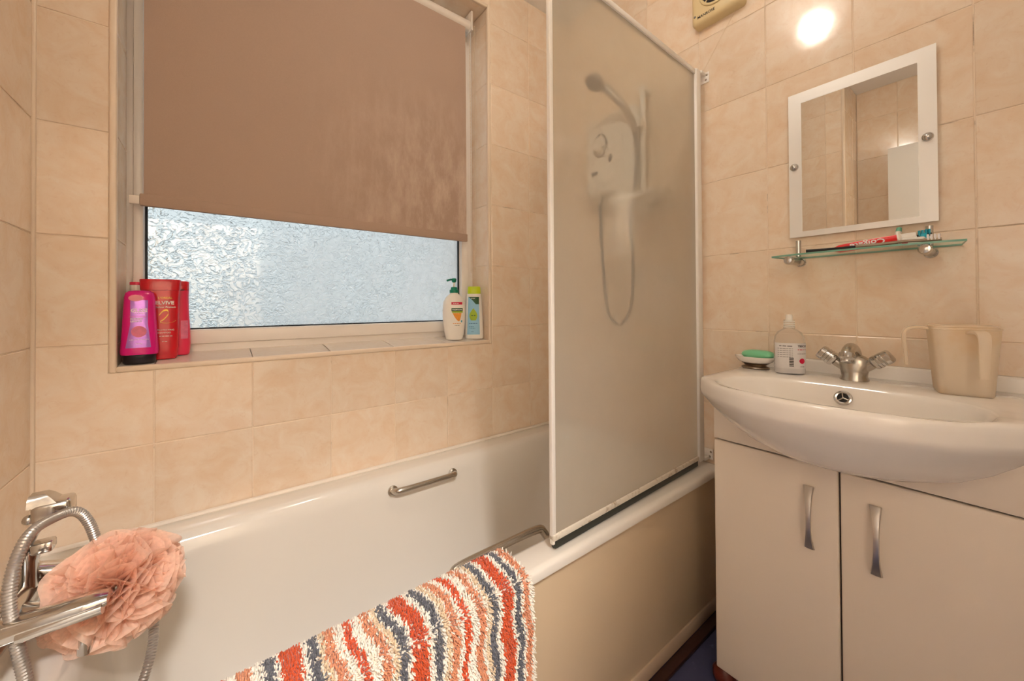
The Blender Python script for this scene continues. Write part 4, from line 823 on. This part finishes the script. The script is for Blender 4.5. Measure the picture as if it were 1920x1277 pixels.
# two nested plastic jugs
def jug(name, base, ang, scale, label, hang, zlift=0, hl=.075):
    r_ = empty(name, base, label, 'jug'); b_ = Vector(base); c_, s_ = math.cos(ang), math.sin(ang)
    def W(x, y_, z): return b_+Vector((x*c_-y_*s_, x*s_+y_*c_, z))
    def rr(h, rad, z): return [W(p[0], p[1], z) for p in rrect(-h, h, -h, h, rad, 0, 6)]
    H = .134; t = .0016
    lps = [rr((.0385+(h/H)*.0085)*scale, .014, h) for h in (0, .003, .03, .07, .11, H)]
    lps[0] = rr(.0365*scale, .012, 0)
    lps += [rr((.0385+.0085)*scale+.0015, .0145, H+.001), rr((.0385+.0085)*scale+.001, .0145, H+.003), rr((.0385+.0085)*scale-t, .0135, H+.003)]
    lps += [rr((.0385+(h/H)*.0085)*scale-t, .0125, max(h, .003)) for h in (.11, .05, .003)]
    MB().loops(lps).build('jug_body', 'jug_plastic', r_)
    hx, hy = math.cos(hang), math.sin(hang); R0 = .047*scale; px_, py_ = -hy, hx
    path = spline([(R0-.004, .128), (R0+.018, .131), (R0+.034, .128), (R0+.041, .116), (R0+.040, .09), (R0+.037, .128-hl)], 6); lpp = []
    for i, q in enumerate(path):
        f_ = i/(len(path)-1); wv = .0105-.004*f_; th = .0035; tdir = (path[min(i+1, len(path)-1)]-path[max(i-1, 0)]); tdir = Vector((tdir.x, tdir.y)).normalized(); nrm = Vector((-tdir.y, tdir.x))
        lpp.append([b_+Vector((hx*(q.x+nrm.x*e2*th)+px_*e1*wv, hy*(q.x+nrm.x*e2*th)+py_*e1*wv, q.y+nrm.y*e2*th)) for e1, e2 in ((-1, -.6), (-.7, -1), (.7, -1), (1, -.6), (1, .6), (.7, 1), (-.7, 1), (-1, .6))])
    MB().loops(lpp).build('jug_handle', 'jug_plastic', r_)
jug('plastic_jug', (-.112, -1.243, BZ+.0006), math.radians(12), 1.0, 'stained milky plastic jug with its handle facing front on the basin', math.radians(202), hl=.085)
jug('plastic_jug', (-.112, -1.243, BZ+.0056), math.radians(12), .93, 'inner milky plastic jug nested in another, handle towards the tap', math.radians(100), hl=.080)

# ------------------------------------------------------------------ door leaf, room lamp (seen only in reflections), added hall fill light
dr = empty('door_1', (-1.905, -1.2, 0), kind='structure')
MB().box((-1.925, -1.60, .012), (-1.887, -.862, 1.972), .002).build('door_leaf', 'door_white', dr); MB().box((-1.912, -.8625, .97), (-1.900, -.860, 1.03), .001).build('latch_plate', 'chrome_dull', dr)
def hall_fill_lamp(x, y_, mat, label, r=.13):  # fitting for the added hall fill light
    l_ = empty('ceiling_lamp', (x, y_, CEIL), label, 'lamp')
    MB().lathe((x, y_, CEIL-.0003), (0, 0, -1), [(r+.012, 0), (r+.012, .018), (r, .022)], 36).build('lamp_base', 'white_plastic', l_)
    MB().lathe((x, y_, CEIL-.02), (0, 0, -1), [(r, 0), (r*.98, .02), (r*.88, .045), (r*.66, .065), (r*.36, .077), (.004, .080)], 36).build('glass_shade', mat, l_)
gl_ = empty('ceiling_lamp', (-.80, -.78, CEIL), 'round opal globe lamp hanging just below the ceiling', 'lamp')
MB().lathe((-.80, -.78, CEIL-.0003), (0, 0, -1), [(.05, 0), (.05, .012), (.022, .022), (.016, .036), (.03, .040), (.03, .052)], 30).build('lamp_base', 'white_plastic', gl_)
MB().ball((-.80, -.78, CEIL-.105), .062, 28, 18).build('glass_shade', 'lamp_glow', gl_)
hall_fill_lamp(-1.35, -2.35, 'hall_fill_glow', 'added round fill light in the unseen hall behind the doorway', .16)  # unseen light added in the hall to brighten the room from the front
